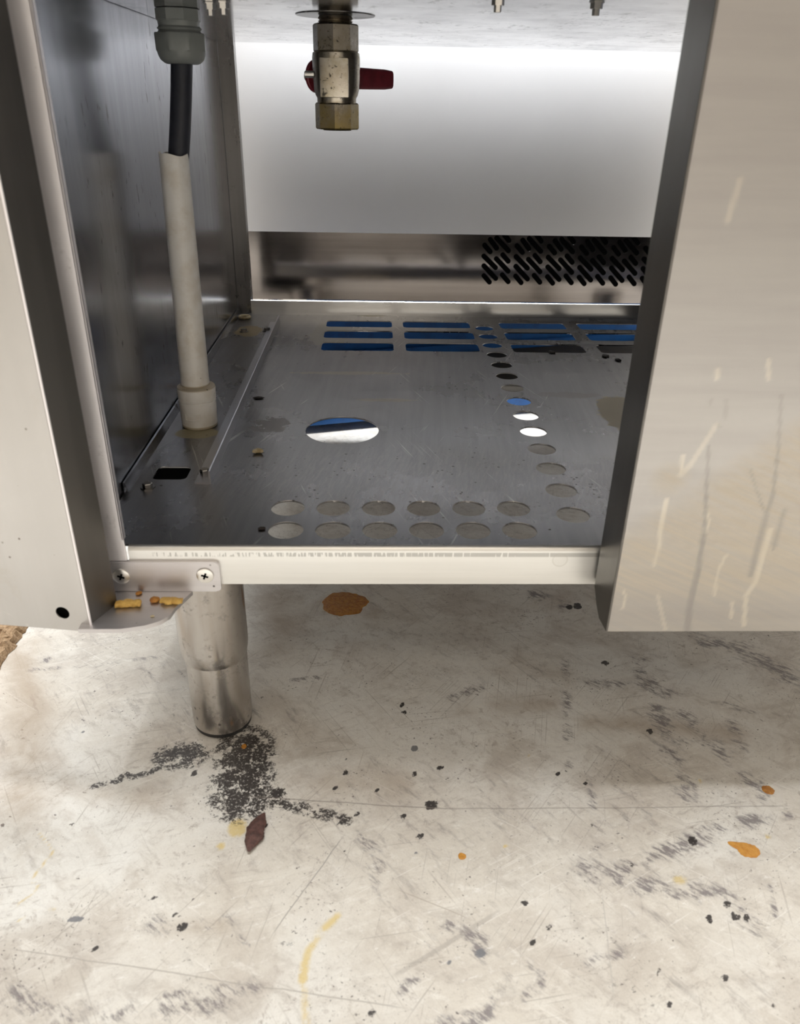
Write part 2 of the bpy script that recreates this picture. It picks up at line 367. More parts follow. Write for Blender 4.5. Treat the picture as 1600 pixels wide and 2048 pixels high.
def tray_material():
    b = NB('stained_tray_steel')
    x, y, z = b.xyz()
    grain = b.noise(b.streak(1.5, 8, 160), 1.0, 4, 0.6)
    big = b.noise(b.pos(), 8.0, 6, 0.62)
    c = b.mix(b.step(grain, 0.3, 0.7), (0.225, 0.222, 0.228), (0.265, 0.262, 0.265))
    r = b.math('ADD', b.step(big, 0.3, 0.7, 0.24, 0.36), b.math('MULTIPLY_ADD', grain, 0.06, -0.03))
    c = b.mix(b.step(big, 0.45, 0.75, 0, 0.35), c, (0.30, 0.288, 0.275))
    # scratches
    for k, ang in enumerate((1.2, 1.9, 0.5, 2.5)):
        s_ = b.noise(b.streak(ang, 10, 380, loc=(k, 3*k, 0)), 1.0, 2, 0.5)
        msk = b.math('MULTIPLY', b.step(s_, 0.66, 0.74), b.step(b.noise(b.streak(0, 1, 1, loc=(2*k, k, 0)), 10, 3), 0.48, 0.62))
        c = b.mix(b.math('MULTIPLY', msk, 0.5), c, (0.72, 0.70, 0.67) if k < 2 else (0.16, 0.15, 0.14))
    # dried food film in the front half of the tray, with gritty specks
    ex = b.math('ABSOLUTE', b.math('MULTIPLY_ADD', x, 1/0.22, -0.05/0.22)); ey = b.math('ABSOLUTE', b.math('MULTIPLY_ADD', y, 1/0.075, -0.115/0.075))
    zone = b.step(b.math('ADD', b.math('MULTIPLY', ex, ex), b.math('MULTIPLY', ey, ey)), 1.6, 0.3)
    fr = b.noise(b.streak(1.35, 60, 420), 1.0, 9, 0.78)
    filmm = b.math('MULTIPLY', zone, b.step(fr, 0.42, 0.66))
    c = b.mix(b.math('MULTIPLY', filmm, 0.40), c, (0.36, 0.33, 0.315))
    v1 = b.voro(b.pos(), 150.0); v2 = b.voro(b.pos(), 55.0)
    gate = b.math('ADD', b.math('MULTIPLY', zone, 0.16), b.noise(b.pos(), 12.0, 4, 0.7))
    sp = b.math('MAXIMUM', b.math('MULTIPLY', b.step(v1['Distance'], 0.20, 0.12), b.step(gate, 0.62, 0.70)),
                b.math('MULTIPLY', b.step(v2['Distance'], 0.085, 0.05), b.step(gate, 0.53, 0.60)))
    # yellow-brown stains
    def blob(u, v, ru, rv, col, st, k=0.5):
        nonlocal c, r, metal
        p = at(u, v, z=0.206); e1 = at(u+ru, v, z=0.206); e2 = at(u, v-rv, z=0.206)
        rx = abs(e1.x-p.x); ry = abs(e2.y-p.y)
        a = b.math('MULTIPLY_ADD', x, 1/rx, -p.x/rx); d = b.math('MULTIPLY_ADD', y, 1/ry, -p.y/ry)
        q = b.math('SQRT', b.math('ADD', b.math('MULTIPLY', a, a), b.math('MULTIPLY', d, d)))
        q = b.math('ADD', q, b.math('MULTIPLY_ADD', b.noise(b.pos(), 60, 6, 0.7), k*2, -k))
        m = b.math('MULTIPLY', b.step(q, 1.05, 0.9), st)
        c = b.mix(m, c, col); metal = b.math('MULTIPLY', metal, b.math('SUBTRACT', 1.0, m)); r = b.math('ADD', r, b.math('MULTIPLY', m, 0.2))
    metal = b.math('SUBTRACT', 1.0, b.math('MULTIPLY', filmm, 0.25))
    blob(1262, 832, 62, 40, (0.40, 0.33, 0.20), 0.75)
    blob(497, 662, 26, 11, (0.25, 0.17, 0.05), 0.75)
    blob(735, 628, 55, 5, (0.16, 0.12, 0.05), 0.8)
    blob(660, 668, 40, 24, (0.30, 0.27, 0.18), 0.4)
    blob(700, 746, 110, 3, (0.42, 0.36, 0.27), 0.55, 0.9)
    blob(770, 800, 60, 3, (0.42, 0.36, 0.27), 0.5, 0.9)
    blob(545, 850, 35, 14, (0.12, 0.10, 0.09), 0.5, 1.6)
    blob(395, 866, 44, 11, (0.34, 0.29, 0.16), 0.8, 0.2)
    blob(1140, 790, 60, 6, (0.22, 0.19, 0.16), 0.35, 0.9)
    blob(1172, 690, 28, 3, (0.05, 0.05, 0.05), 0.5, 1.4)
    c = b.mix(sp, c, (0.05, 0.04, 0.035)); metal = b.math('MULTIPLY', metal, b.math('SUBTRACT', 1.0, sp))
    h = b.math('ADD', grain, b.math('ADD', b.math('MULTIPLY', filmm, 0.3), b.math('MULTIPLY', sp, 2.0)))
    b.bump(h, 0.12, 0.0006)
    return b.set(color=c, rough=r, metal=metal)
M['tray'] = tray_material()

def tank_material():
    b = NB('mottled_tank_steel')
    mp = b.streak(0.0, 14, 16)
    n1 = b.noise(mp, 1.0, 8, 0.72); n2 = b.noise(b.streak(0, 120, 45), 1.0, 6, 0.75); gate = b.noise(b.pos(), 9.0, 5, 0.6)
    c = b.mix(b.step(n1, 0.35, 0.7), (0.66, 0.66, 0.665), (0.40, 0.40, 0.41))
    m = b.math('MULTIPLY', b.step(n2, 0.54, 0.66), b.step(gate, 0.38, 0.58))
    v = b.voro(b.pos(), 80.0); sp = b.math('MULTIPLY', b.step(v['Distance'], 0.14, 0.08), b.step(gate, 0.5, 0.6))
    m = b.math('MAXIMUM', b.math('MULTIPLY', m, 0.8), sp)
    c = b.mix(m, c, (0.06, 0.06, 0.065))
    b.bump(n1, 0.05, 0.0006)
    return b.set(color=c, rough=b.step(n1, 0.3, 0.7, 0.10, 0.17), metal=b.math('SUBTRACT', 1.0, m))
M['tank'] = tank_material()

def side_material():
    b = NB('spattered_side_steel')
    mp = b.n('ShaderNodeMapping'); b.lk(b.pos(), mp.inputs[0]); mp.inputs['Scale'].default_value = (1, 60, 4)
    grain = b.noise(mp.outputs[0], 1.0, 4, 0.6)
    mp2 = b.n('ShaderNodeMapping'); b.lk(b.pos(), mp2.inputs[0]); mp2.inputs['Scale'].default_value = (1, 130, 42)
    d = b.noise(mp2.outputs[0], 1.0, 3, 0.6); gate = b.noise(b.pos(), 5.0, 4, 0.6)
    m = b.math('MULTIPLY', b.step(d, 0.63, 0.67), b.step(gate, 0.45, 0.58))
    c = b.mix(b.step(grain, 0.3, 0.7), (0.31, 0.32, 0.355), (0.25, 0.26, 0.29))
    c = b.mix(b.math('MULTIPLY', m, 0.85), c, (0.04, 0.04, 0.045))
    b.bump(grain, 0.03, 0.0004)
    return b.set(color=c, rough=b.math('MULTIPLY_ADD', grain, 0.06, 0.19), metal=b.math('SUBTRACT', 1.0, m))
M['side'] = side_material()

def door_material():
    b = NB('smeared_door_steel')
    mp = b.n('ShaderNodeMapping'); b.lk(b.pos(), mp.inputs[0]); mp.inputs['Scale'].default_value = (6, 6, 90)
    grain = b.noise(mp.outputs[0], 1.0, 4, 0.6)
    c = b.mix(b.step(grain, 0.3, 0.7), (0.425, 0.41, 0.395), (0.395, 0.378, 0.367))
    # wiped grease film: oblique strokes inside the smeared zone
    mp2 = b.n('ShaderNodeMapping'); b.lk(b.pos(), mp2.inputs[0]); mp2.inputs['Rotation'].default_value = (0, -0.42, 0)
    mp3 = b.n('ShaderNodeMapping'); b.lk(mp2.outputs[0], mp3.inputs[0]); mp3.inputs['Scale'].default_value = (9, 1, 190)
    st = b.noise(mp3.outputs[0], 1.0, 5, 0.65); sw = b.noise(b.pos(), 22, 5, 0.6, 1.0)
    film = b.math('MULTIPLY', b.attr('film'), b.math('MULTIPLY_ADD', b.step(st, 0.35, 0.65), 0.5, 0.4))
    c = b.mix(b.math('MULTIPLY', film, 0.8), c, (0.56, 0.50, 0.41))
    c = b.mix(b.math('MULTIPLY', b.attr('lightdrip'), 0.6), c, (0.70, 0.645, 0.54))
    c = b.mix(b.math('MULTIPLY', b.attr('darkdrip'), 0.75), c, (0.33, 0.315, 0.30))
    met = b.math('SUBTRACT', 1.0, b.math('MULTIPLY', film, 0.45))
    rr = b.math('ADD', b.math('MULTIPLY_ADD', grain, 0.06, 0.32), b.math('MULTIPLY', film, 0.2))
    h = b.math('ADD', b.math('MULTIPLY', grain, 0.25), b.math('ADD', b.attr('lightdrip'), b.math('MULTIPLY', sw, 0.3)))
    b.bump(h, 0.10, 0.001)
    return b.set(color=c, rough=rr, metal=met)
M['door'] = door_material()

def left_door_material():
    b = NB('pale_door_lining_steel')
    mp = b.n('ShaderNodeMapping'); b.lk(b.pos(), mp.inputs[0]); mp.inputs['Scale'].default_value = (40, 40, 3)
    g = b.noise(mp.outputs[0], 1.0, 5, 0.6); sw = b.noise(b.pos(), 26, 6, 0.65, 0.8)
    c = b.mix(b.step(g, 0.3, 0.7), (0.57, 0.555, 0.54), (0.53, 0.515, 0.50))
    c = b.mix(b.step(sw, 0.62, 0.80, 0, 0.55), c, (0.50, 0.47, 0.43))
    c = b.mix(b.step(sw, 0.36, 0.26, 0, 0.6), c, (0.74, 0.71, 0.65))
    v = b.voro(b.pos(), 70.0); sp = b.math('MULTIPLY', b.step(v['Distance'], 0.07, 0.04), b.step(b.noise(b.pos(), 9, 3), 0.5, 0.6))
    c = b.mix(sp, c, (0.2, 0.17, 0.15))
    b.bump(sw, 0.05, 0.001)
    return b.set(color=c, rough=b.math('MULTIPLY_ADD', sw, 0.15, 0.32), metal=0.85)
M['ldoor'] = left_door_material()

def brass_material():
    b = NB('tarnished_nickelled_brass')
    n1 = b.noise(b.pos(), 60, 7, 0.7); n2 = b.noise(b.pos(), 300, 5, 0.65)
    x, y, z = b.xyz()
    low = b.math('ADD', b.step(z, 0.520, 0.475), b.math('MULTIPLY_ADD', n1, 0.9, -0.45))
    c = b.mix(b.step(n1, 0.35, 0.7), (0.44, 0.40, 0.34), (0.34, 0.30, 0.22))
    c = b.mix(b.step(low, 0.5, 1.1, 0, 0.75), c, (0.42, 0.31, 0.09))
    d = b.step(b.math('ADD', n2, b.math('MULTIPLY', n1, 0.4)), 0.78, 0.90)
    c = b.mix(d, c, (0.05, 0.04, 0.025))
    b.bump(n2, 0.18, 0.0006)
    return b.set(color=c, rough=b.math('MULTIPLY_ADD', n1, 0.25, 0.18), metal=b.math('SUBTRACT', 1.0, b.math('MULTIPLY', d, 0.8)))
M['brass'] = brass_material()

def pvc_material():
    b = NB('aged_white_pvc')
    n1 = b.noise(b.pos(), 45, 6, 0.65); v = b.voro(b.pos(), 120.0)
    x, y, z = b.xyz()
    c = b.mix(b.step(n1, 0.4, 0.75), (0.82, 0.80, 0.76), (0.70, 0.65, 0.57))
    rings = b.math('MAXIMUM', b.step(b.math('ABSOLUTE', b.math('SUBTRACT', z, 0.2075)), 0.0022, 0.0005), b.step(b.math('ABSOLUTE', b.math('SUBTRACT', z, 0.2468)), 0.002, 0.0004))
    c = b.mix(b.math('MULTIPLY', rings, 0.7), c, (0.30, 0.22, 0.09))
    sp = b.math('MULTIPLY', b.step(v['Distance'], 0.12, 0.07), b.step(b.noise(b.pos(), 22, 3), 0.56, 0.62))
    c = b.mix(sp, c, (0.08, 0.06, 0.04))
    return b.set(color=c, rough=0.38)
M['pvc'] = pvc_material()

def blue_material():
    b = NB('blue_plastic')
    n1 = b.noise(b.pos(), 20, 6, 0.7)
    c = b.mix(b.step(n1, 0.4, 0.65), (0.008, 0.12, 0.42), (0.012, 0.09, 0.30))
    c = b.mix(b.step(b.noise(b.pos(), 45, 6, 0.7), 0.64, 0.75, 0, 0.7), c, (0.35, 0.40, 0.45))
    return b.set(color=c, rough=0.4)
M['blue'] = blue_material()

def rail_material():
    """front rail: pale satin steel with a row of dark dashes left by a strip of tape"""
    b = NB('front_rail_steel')
    x, y, z = b.xyz()
    mp = b.n('ShaderNodeMapping'); b.lk(b.pos(), mp.inputs[0]); mp.inputs['Scale'].default_value = (5, 90, 160)
    g = b.noise(mp.outputs[0], 1.0, 4, 0.6)
    c = b.mix(b.step(g, 0.3, 0.7), (0.74, 0.735, 0.71), (0.79, 0.785, 0.76))
    mx = b.n('ShaderNodeMapping'); b.lk(b.pos(), mx.inputs[0]); mx.inputs['Scale'].default_value = (420, 1, 60)
    nx = b.noise(mx.outputs[0], 1.0, 1, 0.5)
    band = b.math('MULTIPLY', b.step(z, 0.1978, 0.1984), b.step(z, 0.2018, 0.2012))
    band = b.math('MULTIPLY', band, b.math('MULTIPLY', b.step(x, -0.163, -0.158), b.step(x, 0.175, 0.165)))
    dash = b.math('MULTIPLY', band, b.step(b.math('ADD', nx, b.step(x, -0.16, 0.15, -0.06, 0.12)), 0.46, 0.50))
    c = b.mix(b.math('MULTIPLY', dash, 0.6), c, (0.30, 0.295, 0.28))
    n2 = b.noise(b.streak(0, 60, 60, 240), 1.0, 5, 0.7)
    sc_ = b.math('MULTIPLY', b.step(n2, 0.64, 0.72), b.step(b.noise(b.pos(), 14, 3), 0.5, 0.65))
    c = b.mix(b.math('MULTIPLY', sc_, 0.5), c, (0.36, 0.33, 0.28))
    # round suction mark near the right door
    p = at(1120, 1120, y=0)
    dx = b.math('SUBTRACT', x, p.x); dz = b.math('SUBTRACT', z, p.z)
    rr = b.math('SQRT', b.math('ADD', b.math('MULTIPLY', dx, dx), b.math('MULTIPLY', dz, dz)))
    ring = b.math('MULTIPLY', b.step(rr, 0.0062, 0.0056), b.step(rr, 0.0046, 0.0054, 0.25, 1.0))
    c = b.mix(b.math('MULTIPLY', ring, 0.30), c, (0.45, 0.43, 0.38))
    v = b.voro(b.pos(), 60.0); sp = b.math('MULTIPLY', b.step(v['Distance'], 0.06, 0.035), b.step(b.noise(b.pos(), 8, 3), 0.5, 0.6))
    c = b.mix(sp, c, (0.12, 0.07, 0.03))
    return b.set(color=c, rough=b.math('MULTIPLY_ADD', g, 0.08, 0.30), metal=0.9)
M['frontrail'] = rail_material()

def food(name, c1, c2, rough=0.5):
    b = NB(name); n1 = b.noise(b.pos(), 240, 6, 0.7)
    b.bump(n1, 0.9, 0.0016)
    return b.set(color=b.mix(b.step(n1, 0.38, 0.65), c1, c2), rough=rough)
M['fry'] = food('fried_potato', (0.80, 0.52, 0.14), (0.62, 0.36, 0.08))
M['crumb'] = food('orange_crumb', (0.55, 0.25, 0.04), (0.38, 0.14, 0.02))
M['chip'] = food('pale_flake', (0.55, 0.46, 0.30), (0.40, 0.30, 0.15))
M['bark'] = food('dark_brown_scrap', (0.12, 0.055, 0.045), (0.05, 0.022, 0.018), 0.45)
M['char'] = food('charred_bit', (0.03, 0.022, 0.018), (0.012, 0.01, 0.01), 0.7)
M['grease'] = food('orange_grease', (0.46, 0.20, 0.025), (0.33, 0.12, 0.012), 0.22)
M['grease2'] = food('amber_grease', (0.60, 0.29, 0.045), (0.50, 0.21, 0.025), 0.25)
M['coir'] = food('coir_fibre', (0.42, 0.29, 0.17), (0.20, 0.12, 0.06), 0.9)

# ------------------------------------------------------------------ the room
def seg_dist(P, a, b):
    a, b = np.array(a), np.array(b); d = b-a; L2 = (d**2).sum()+1e-12
    t = np.clip(((P-a)@d)/L2, 0, 1); return np.sqrt(((P-a-t[:, None]*d)**2).sum(1))
def stroke(P, pts, w, s, out, soft=0.9):
    """a rubbed mark along pixel points pts of the photograph, laid on the floor; w = half-width in pixels"""
    q = [fl(*p) for p in pts]
    if len(q) == 1: q = q*2
    px = abs(fl(pts[0][0]+1, pts[0][1])[0]-fl(*pts[0])[0])
    dmin = np.min([seg_dist(P, a, b) for a, b in zip(q, q[1:])], axis=0)
    np.maximum(out, s*np.clip((w*px-dmin)/(w*px*soft)+0.0, 0, 1), out=out)
def ell(P, u, v, ru, rv, s, out, soft=0.5):
    c = np.array(fl(u, v)); rx = abs(fl(u+ru, v)[0]-c[0]); ry = abs(fl(u, v-rv)[1]-c[1])
    q = np.sqrt(((P[:, 0]-c[0])/rx)**2+((P[:, 1]-c[1])/ry)**2)
    np.maximum(out, s*np.clip((1-q)/soft, 0, 1), out=out)
def make_floor():
    x0, x1, y0, y1 = -0.44, 0.56, -0.32, 0.40; h = 0.0026
    nx, ny = int((x1-x0)/h)+1, int((y1-y0)/h)+1
    X, Y = np.meshgrid(np.linspace(x0, x1, nx), np.linspace(y0, y1, ny))
    V = np.stack([X.ravel(), Y.ravel(), np.zeros(nx*ny)], 1)
    i = np.arange(nx*ny).reshape(ny, nx)
    Fq = np.stack([i[:-1, :-1], i[:-1, 1:], i[1:, 1:], i[1:, :-1]], -1).reshape(-1, 4)
    R = [-2.6, x0, x1, 2.6]; S = [-2.8, y0, y1, 3.4]
    extra = []; ef = []
    n0 = len(V)
    for a in range(4):
        for b_ in range(4): extra.append((R[b_], S[a], 0))
    for a in range(3):
        for b_ in range(3):
            if a == 1 and b_ == 1: continue
            ef.append([n0+a*4+b_, n0+a*4+b_+1, n0+(a+1)*4+b_+1, n0+(a+1)*4+b_])
    V = np.vstack([V, extra]); me = bpy.data.meshes.new('floor')
    me.from_pydata(V.tolist(), [], Fq.tolist()+ef); me.update()
    P = V[:, :2]; A = {k: np.zeros(len(P)) for k in ('soot', 'scuff', 'grey', 'yellow', 'tan')}
    so, sc, gr, ye, ta = (A[k] for k in ('soot', 'scuff', 'grey', 'yellow', 'tan'))
    # soot near the leg
    ell(P, 362, 1512, 78, 38, 1.05, so, .9); ell(P, 250, 1553, 14, 11, .95, so); ell(P, 290, 1545, 8, 7, .9, so)
    stroke(P, [(185, 1572), (215, 1566), (250, 1558), (300, 1545), (400, 1495)], 14, .62, so)
    stroke(P, [(490, 1495), (488, 1540), (482, 1592)], 86, 1.0, so); ell(P, 485, 1586, 58, 22, 1.1, so, .8); ell(P, 480, 1555, 64, 22, 1.0, so, .8)
    ell(P, 500, 1500, 60, 30, .75, so, .9); ell(P, 557, 1587, 28, 14, 1.2, so, .8)
    stroke(P, [(545, 1605), (620, 1620), (690, 1640)], 28, .60, so)
    for u, v, r_ in ((693, 1545, 5), (690, 1520, 3), (660, 1600, 3), (715, 1627, 5), (752, 1582, 4), (672, 1576, 4), (1210, 1326, 6), (1300, 1462, 6), (1115, 1548, 5),
                     (840, 1673, 6), (855, 1680, 3), (1050, 1805, 7), (1097, 1857, 6), (1385, 1682, 9), (1065, 1884, 6), (1167, 1873, 4), (1265, 1729, 5), (1470, 1833, 8), (1493, 1836, 7),
                     (1455, 1810, 6), (1418, 1838, 7), (365, 1853, 10), (350, 1827, 4), (310, 1795, 4), (688, 1700, 4), (532, 1652, 4), (388, 1548, 6), (862, 1610, 12), (806, 1633, 6), (880, 1537, 5), (828, 1548, 4),
                     (1545, 2010, 6), (1340, 2012, 6), (742, 2028, 6), (1450, 1955, 8), (1320, 1945, 5), (1155, 1212, 8), (1138, 1214, 6), (805, 1410, 4), (808, 1425, 4), (1180, 1650, 3), (1170, 1568, 3), (190, 1895, 6)):
        ell(P, u, v, r_*1.15, r_*.9, 3.0, so, .8)
    # scuffs
    stroke(P, [(1280, 1320), (1320, 1430), (1345, 1520), (1375, 1590)], 34, 0.84, sc)
    stroke(P, [(1130, 1300), (1134, 1420), (1138, 1530)], 18, 0.68, sc); stroke(P, [(1460, 1440), (1530, 1600)], 28, 0.61, sc)
    stroke(P, [(1160, 1365), (1310, 1375), (1500, 1420)], 25, 0.65, sc); stroke(P, [(1400, 1280), (1490, 1300), (1568, 1350)], 56, 0.76, sc)
    stroke(P, [(1568, 1625), (1470, 1650), (1440, 1660)], 25, 1.08, sc); stroke(P, [(1440, 1660), (1330, 1705), (1200, 1760)], 34, 0.84, sc)
    ell(P, 1240, 1755, 45, 16, 1.12, sc); stroke(P, [(1360, 1795), (1400, 1790), (1440, 1785)], 20, 1.28, sc); stroke(P, [(1180, 1740), (1300, 1770), (1450, 1800), (1500, 1850)], 56, 0.74, sc)
    stroke(P, [(1330, 1390), (1500, 1560)], 36, 0.68, sc); stroke(P, [(1300, 1480), (1420, 1490)], 28, 0.74, sc)
    stroke(P, [(1540, 1770), (1550, 1830)], 11, 1.01, sc); stroke(P, [(1180, 1560), (1195, 1690), (1190, 1720)], 20, 0.62, sc)
    stroke(P, [(905, 1395), (960, 1375)], 22, 0.81, sc); stroke(P, [(890, 1850), (960, 1880), (960, 1910)], 31, 0.84, sc); stroke(P, [(1060, 1930), (1090, 1960), (1050, 1990)], 25, 0.81, sc)
    stroke(P, [(970, 1985), (1010, 1960), (960, 2040), (880, 2045)], 36, 0.74, sc); stroke(P, [(1170, 1930), (1240, 1905)], 22, 0.74, sc); stroke(P, [(800, 1980), (830, 1960)], 20, 0.81, sc)
    stroke(P, [(32, 1990), (120, 2030), (420, 2010), (500, 1980)], 48, 0.65, sc); stroke(P, [(330, 1990), (440, 1975)], 14, 1.01, sc); stroke(P, [(300, 1850), (450, 1840)], 36, 0.68, sc)
    stroke(P, [(480, 1880), (520, 1890)], 20, 0.81, sc); stroke(P, [(700, 1660), (740, 1690), (760, 1780)], 34, 0.62, sc); stroke(P, [(420, 1300), (200, 1330), (60, 1340)], 14, 0.54, sc)
    stroke(P, [(90, 1320), (110, 1310)], 17, 0.94, sc); stroke(P, [(1070, 1190), (1130, 1210)], 31, 0.84, sc)
    stroke(P, [(585, 1360), (640, 1355)], 11, 1.01, sc)
    # grey chips in the coating
    ell(P, 829, 1497, 11, 9, 1.4, gr, .9); ell(P, 960, 1907, 17, 12, 1.4, gr, .9); stroke(P, [(143, 1838), (160, 1838)], 9, 1.4, gr, .9); ell(P, 833, 1706, 6, 5, 1.2, gr, .9); ell(P, 165, 1464, 7, 5, 1.0, gr, .9)
    ell(P, 897, 1925, 9, 7, 1.2, gr, .9); stroke(P, [(565, 1888), (595, 1888)], 7, .9, gr)
    # dried yellow marks
    ell(P, 475, 1655, 25, 24, .85, ye); ell(P, 442, 1692, 12, 10, .75, ye); stroke(P, [(675, 1832), (640, 1865), (615, 1905), (607, 1960)], 15, .62, ye)
    stroke(P, [(607, 1960), (612, 2048)], 16, .5, ye); stroke(P, [(610, 1925), (606, 1960)], 16, .8, ye)
    stroke(P, [(75, 1660), (107, 1702), (62, 1760), (78, 1776), (32, 1812)], 4.5, .62, ye); stroke(P, [(32, 1845), (80, 1816), (110, 1818)], 5, .5, ye)
    ell(P, 1535, 1673, 9, 6, .6, ye); ell(P, 1012, 1693, 6, 5, .8, ye); ell(P, 1360, 1760, 22, 14, .5, ye); ell(P, 1058, 1512, 5, 4, .6, ye); ell(P, 1400, 1562, 8, 5, .6, ye)
    # broad tan grime; the far-left stroke adds painted shade to a brownish smudge
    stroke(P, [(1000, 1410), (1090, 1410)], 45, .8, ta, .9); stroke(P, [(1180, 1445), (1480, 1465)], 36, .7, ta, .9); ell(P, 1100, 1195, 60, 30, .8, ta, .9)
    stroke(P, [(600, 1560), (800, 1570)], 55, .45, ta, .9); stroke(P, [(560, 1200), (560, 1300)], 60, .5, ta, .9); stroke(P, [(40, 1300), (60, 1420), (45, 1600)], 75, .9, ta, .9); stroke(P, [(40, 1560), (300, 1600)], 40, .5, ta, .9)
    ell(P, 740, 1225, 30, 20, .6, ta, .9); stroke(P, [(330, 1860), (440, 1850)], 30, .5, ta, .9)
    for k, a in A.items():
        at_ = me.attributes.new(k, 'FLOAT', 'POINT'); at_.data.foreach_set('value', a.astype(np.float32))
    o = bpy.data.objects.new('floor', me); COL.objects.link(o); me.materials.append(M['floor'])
    return tag(o, 'worn cream painted floor with scuffs and black marks', None, None, 'structure')
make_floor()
def slab(name, lo, hi, mat, label):
    return tag(box(name, lo, hi, mat), label, None, None, 'structure')
slab('wall_front', (-2.7, -2.9, 0), (2.7, -2.8, 2.6), M['wall'], 'cream painted kitchen wall behind the viewer')
slab('wall_back', (-2.7, 3.4, 0), (2.7, 3.5, 2.6), M['wall'], 'cream painted kitchen wall beyond the appliances')
slab('wall_left', (-2.7, -2.8, 0), (-2.6, 3.4, 2.6), M['wall'], 'cream painted kitchen wall at the left')
slab('wall_right', (2.6, -2.8, 0), (2.7, 3.4, 2.6), M['wall'], 'cream painted kitchen wall at the right')
slab('ceiling', (-2.7, -2.9, 2.6), (2.7, 3.5, 2.7), M['ceiling'], 'white kitchen ceiling')
for i, L in enumerate(LAMPS):
    w2, d2 = L[1][0]/2+.03, L[1][1]/2+.03
    o = box('unseen_ceiling_light', (L[0][0]-w2, L[0][1]-d2, 2.565), (L[0][0]+w2, L[0][1]+d2, 2.6), M['ceiling'], None, .004)
    tag(o, ['white flat ceiling light above the open cabinet', 'unseen white flat ceiling light added behind the viewer as warm fill', 'white flat ceiling light in the rear left aisle', 'unseen white flat ceiling light added above the gap to brighten the white panel'][i], 'ceiling light')

# ------------------------------------------------------------------ the appliance
ZT = 0.206; XL = -0.206; XR = 0.522; CX = 0.158
A = empty('kitchen_appliance', (CX, 0.345, 0), 'stainless steel cooking appliance on legs, left door open on a perforated bottom tray', 'appliance')

# bottom tray with every hole cut through
holes = []
for k in range(6):
    holes.append(circle((-0.069+0.0362*k, 0.062), 0.0134, 36)); holes.append(circle((-0.067+0.0356*k, 0.0258), 0.0134, 36))
for k in range(6):
    holes.append(circle((0.385-0.0362*k, 0.062), 0.0134, 36)); holes.append(circle((0.383-0.0356*k, 0.0258), 0.0134, 36))
for k in range(14): holes.append(circle((0.158, 0.0515+0.0440*k), 0.0134, 36))
holes.append(circle((-0.032, 0.2285), 0.0362, 64)); holes.append(circle((0.348, 0.2285), 0.0362, 64))
def slot(x0, x1, ya, yb): holes.append(rounded([(x0, ya), (x1, ya), (x1, yb), (x0, yb)], 0.007, 4))
for (ya, yb) in ((0.503, 0.543), (0.563, 0.602), (0.622, 0.658)):
    for (xa, xb) in ((-0.0705, 0.0248), (0.0408, 0.1385), (0.1825, 0.2795), (0.2985, 0.394)): slot(xa, xb, ya, yb)
holes.append(rounded([(-0.190, 0.1131), (-0.1608, 0.1131), (-0.1608, 0.1400), (-0.190, 0.1400)], 0.006, 5))
outline = [(XL+.001, 0.004), (XR-.001, 0.004), (XR-.001, 0.700), (XL+.001, 0.700)]
tray = link('base_tray', sheet(outline, holes, 0.0016, lambda u, v, w: Vector((u, v, ZT-0.0008+w))), M['tray'], A)
tag(tray, 'grey stained steel base tray with rows of round holes and slots')
# side upstand of the tray and rear lip
prism('tray_upstand', [(-0.2052, ZT), (-0.2020, ZT), (-0.2040, ZT+0.0085), (-0.2056, ZT+0.0088)], 'y', 0.088, 0.690, M['side'], A)
prism('rear_lip', [(0.6885, ZT-.002), (0.6905, ZT-.002), (0.6905, 0.2268), (0.6895, 0.2275), (0.6885, 0.2268)], 'x', -0.1856, XR-.002, M['rail'], A)
# front rail: bent edge of the tray
prof = []
for i in range(7):
    a = math.pi/2*i/6; prof.append((0.004-0.004*math.sin(a), ZT-0.004+0.004*math.cos(a)))
prof = prof+[(0.0, 0.1742), (0.0015, 0.1736), (0.012, 0.1736), (0.012, 0.1752), (0.0016, 0.1752), (0.0016, ZT-0.0030), (0.0040, ZT-0.0018)]
bm = bmesh.new(); add_prism(bm, prof, 'x', -0.1785, 0.495)
tag(link('front_rail', from_bm(bm), M['frontrail'], A, 'auto'), 'pale bright front rail')
# side panels
box('side_panel', (-0.2085, 0.0, 0.176), (-0.2065, 0.70, 0.60), M['side'], A)
box('side_panel', (0.5230, 0.0, 0.176), (0.5250, 0.70, 0.60), M['side'], A)
# front uprights beside the opening, with a folded edge
def upright(xa, xb, edge):
    bm = bmesh.new(); add_box(bm, (xa, -0.0022, 0.1955), (xb, -0.0002, 0.605), 0.0006)
    ex = xb-0.0018 if edge > 0 else xa
    add_box(bm, (ex, -0.0022, 0.2125), (ex+0.0018, 0.0035, 0.605), 0.0006)
    return link('front_upright', from_bm(bm), M['upright'], A, 'auto', True)
upright(-0.2085, -0.1795, 1); upright(0.4965, 0.5250, -1)
# rear corner posts
for xa, xb in ((-0.2064, -0.1855), (0.502, 0.523)):
    bm = bmesh.new(); add_box(bm, (xa, 0.695, 0.2062), (xb, 0.6965, 0.60), 0.0004)
    ex = xb-0.0015 if xa < 0 else xa
    add_box(bm, (ex, 0.6965, 0.200), (ex+0.0015, 0.712, 0.60), 0.0004)
    link('rear_post', from_bm(bm), M['post'], A, 'auto', True)
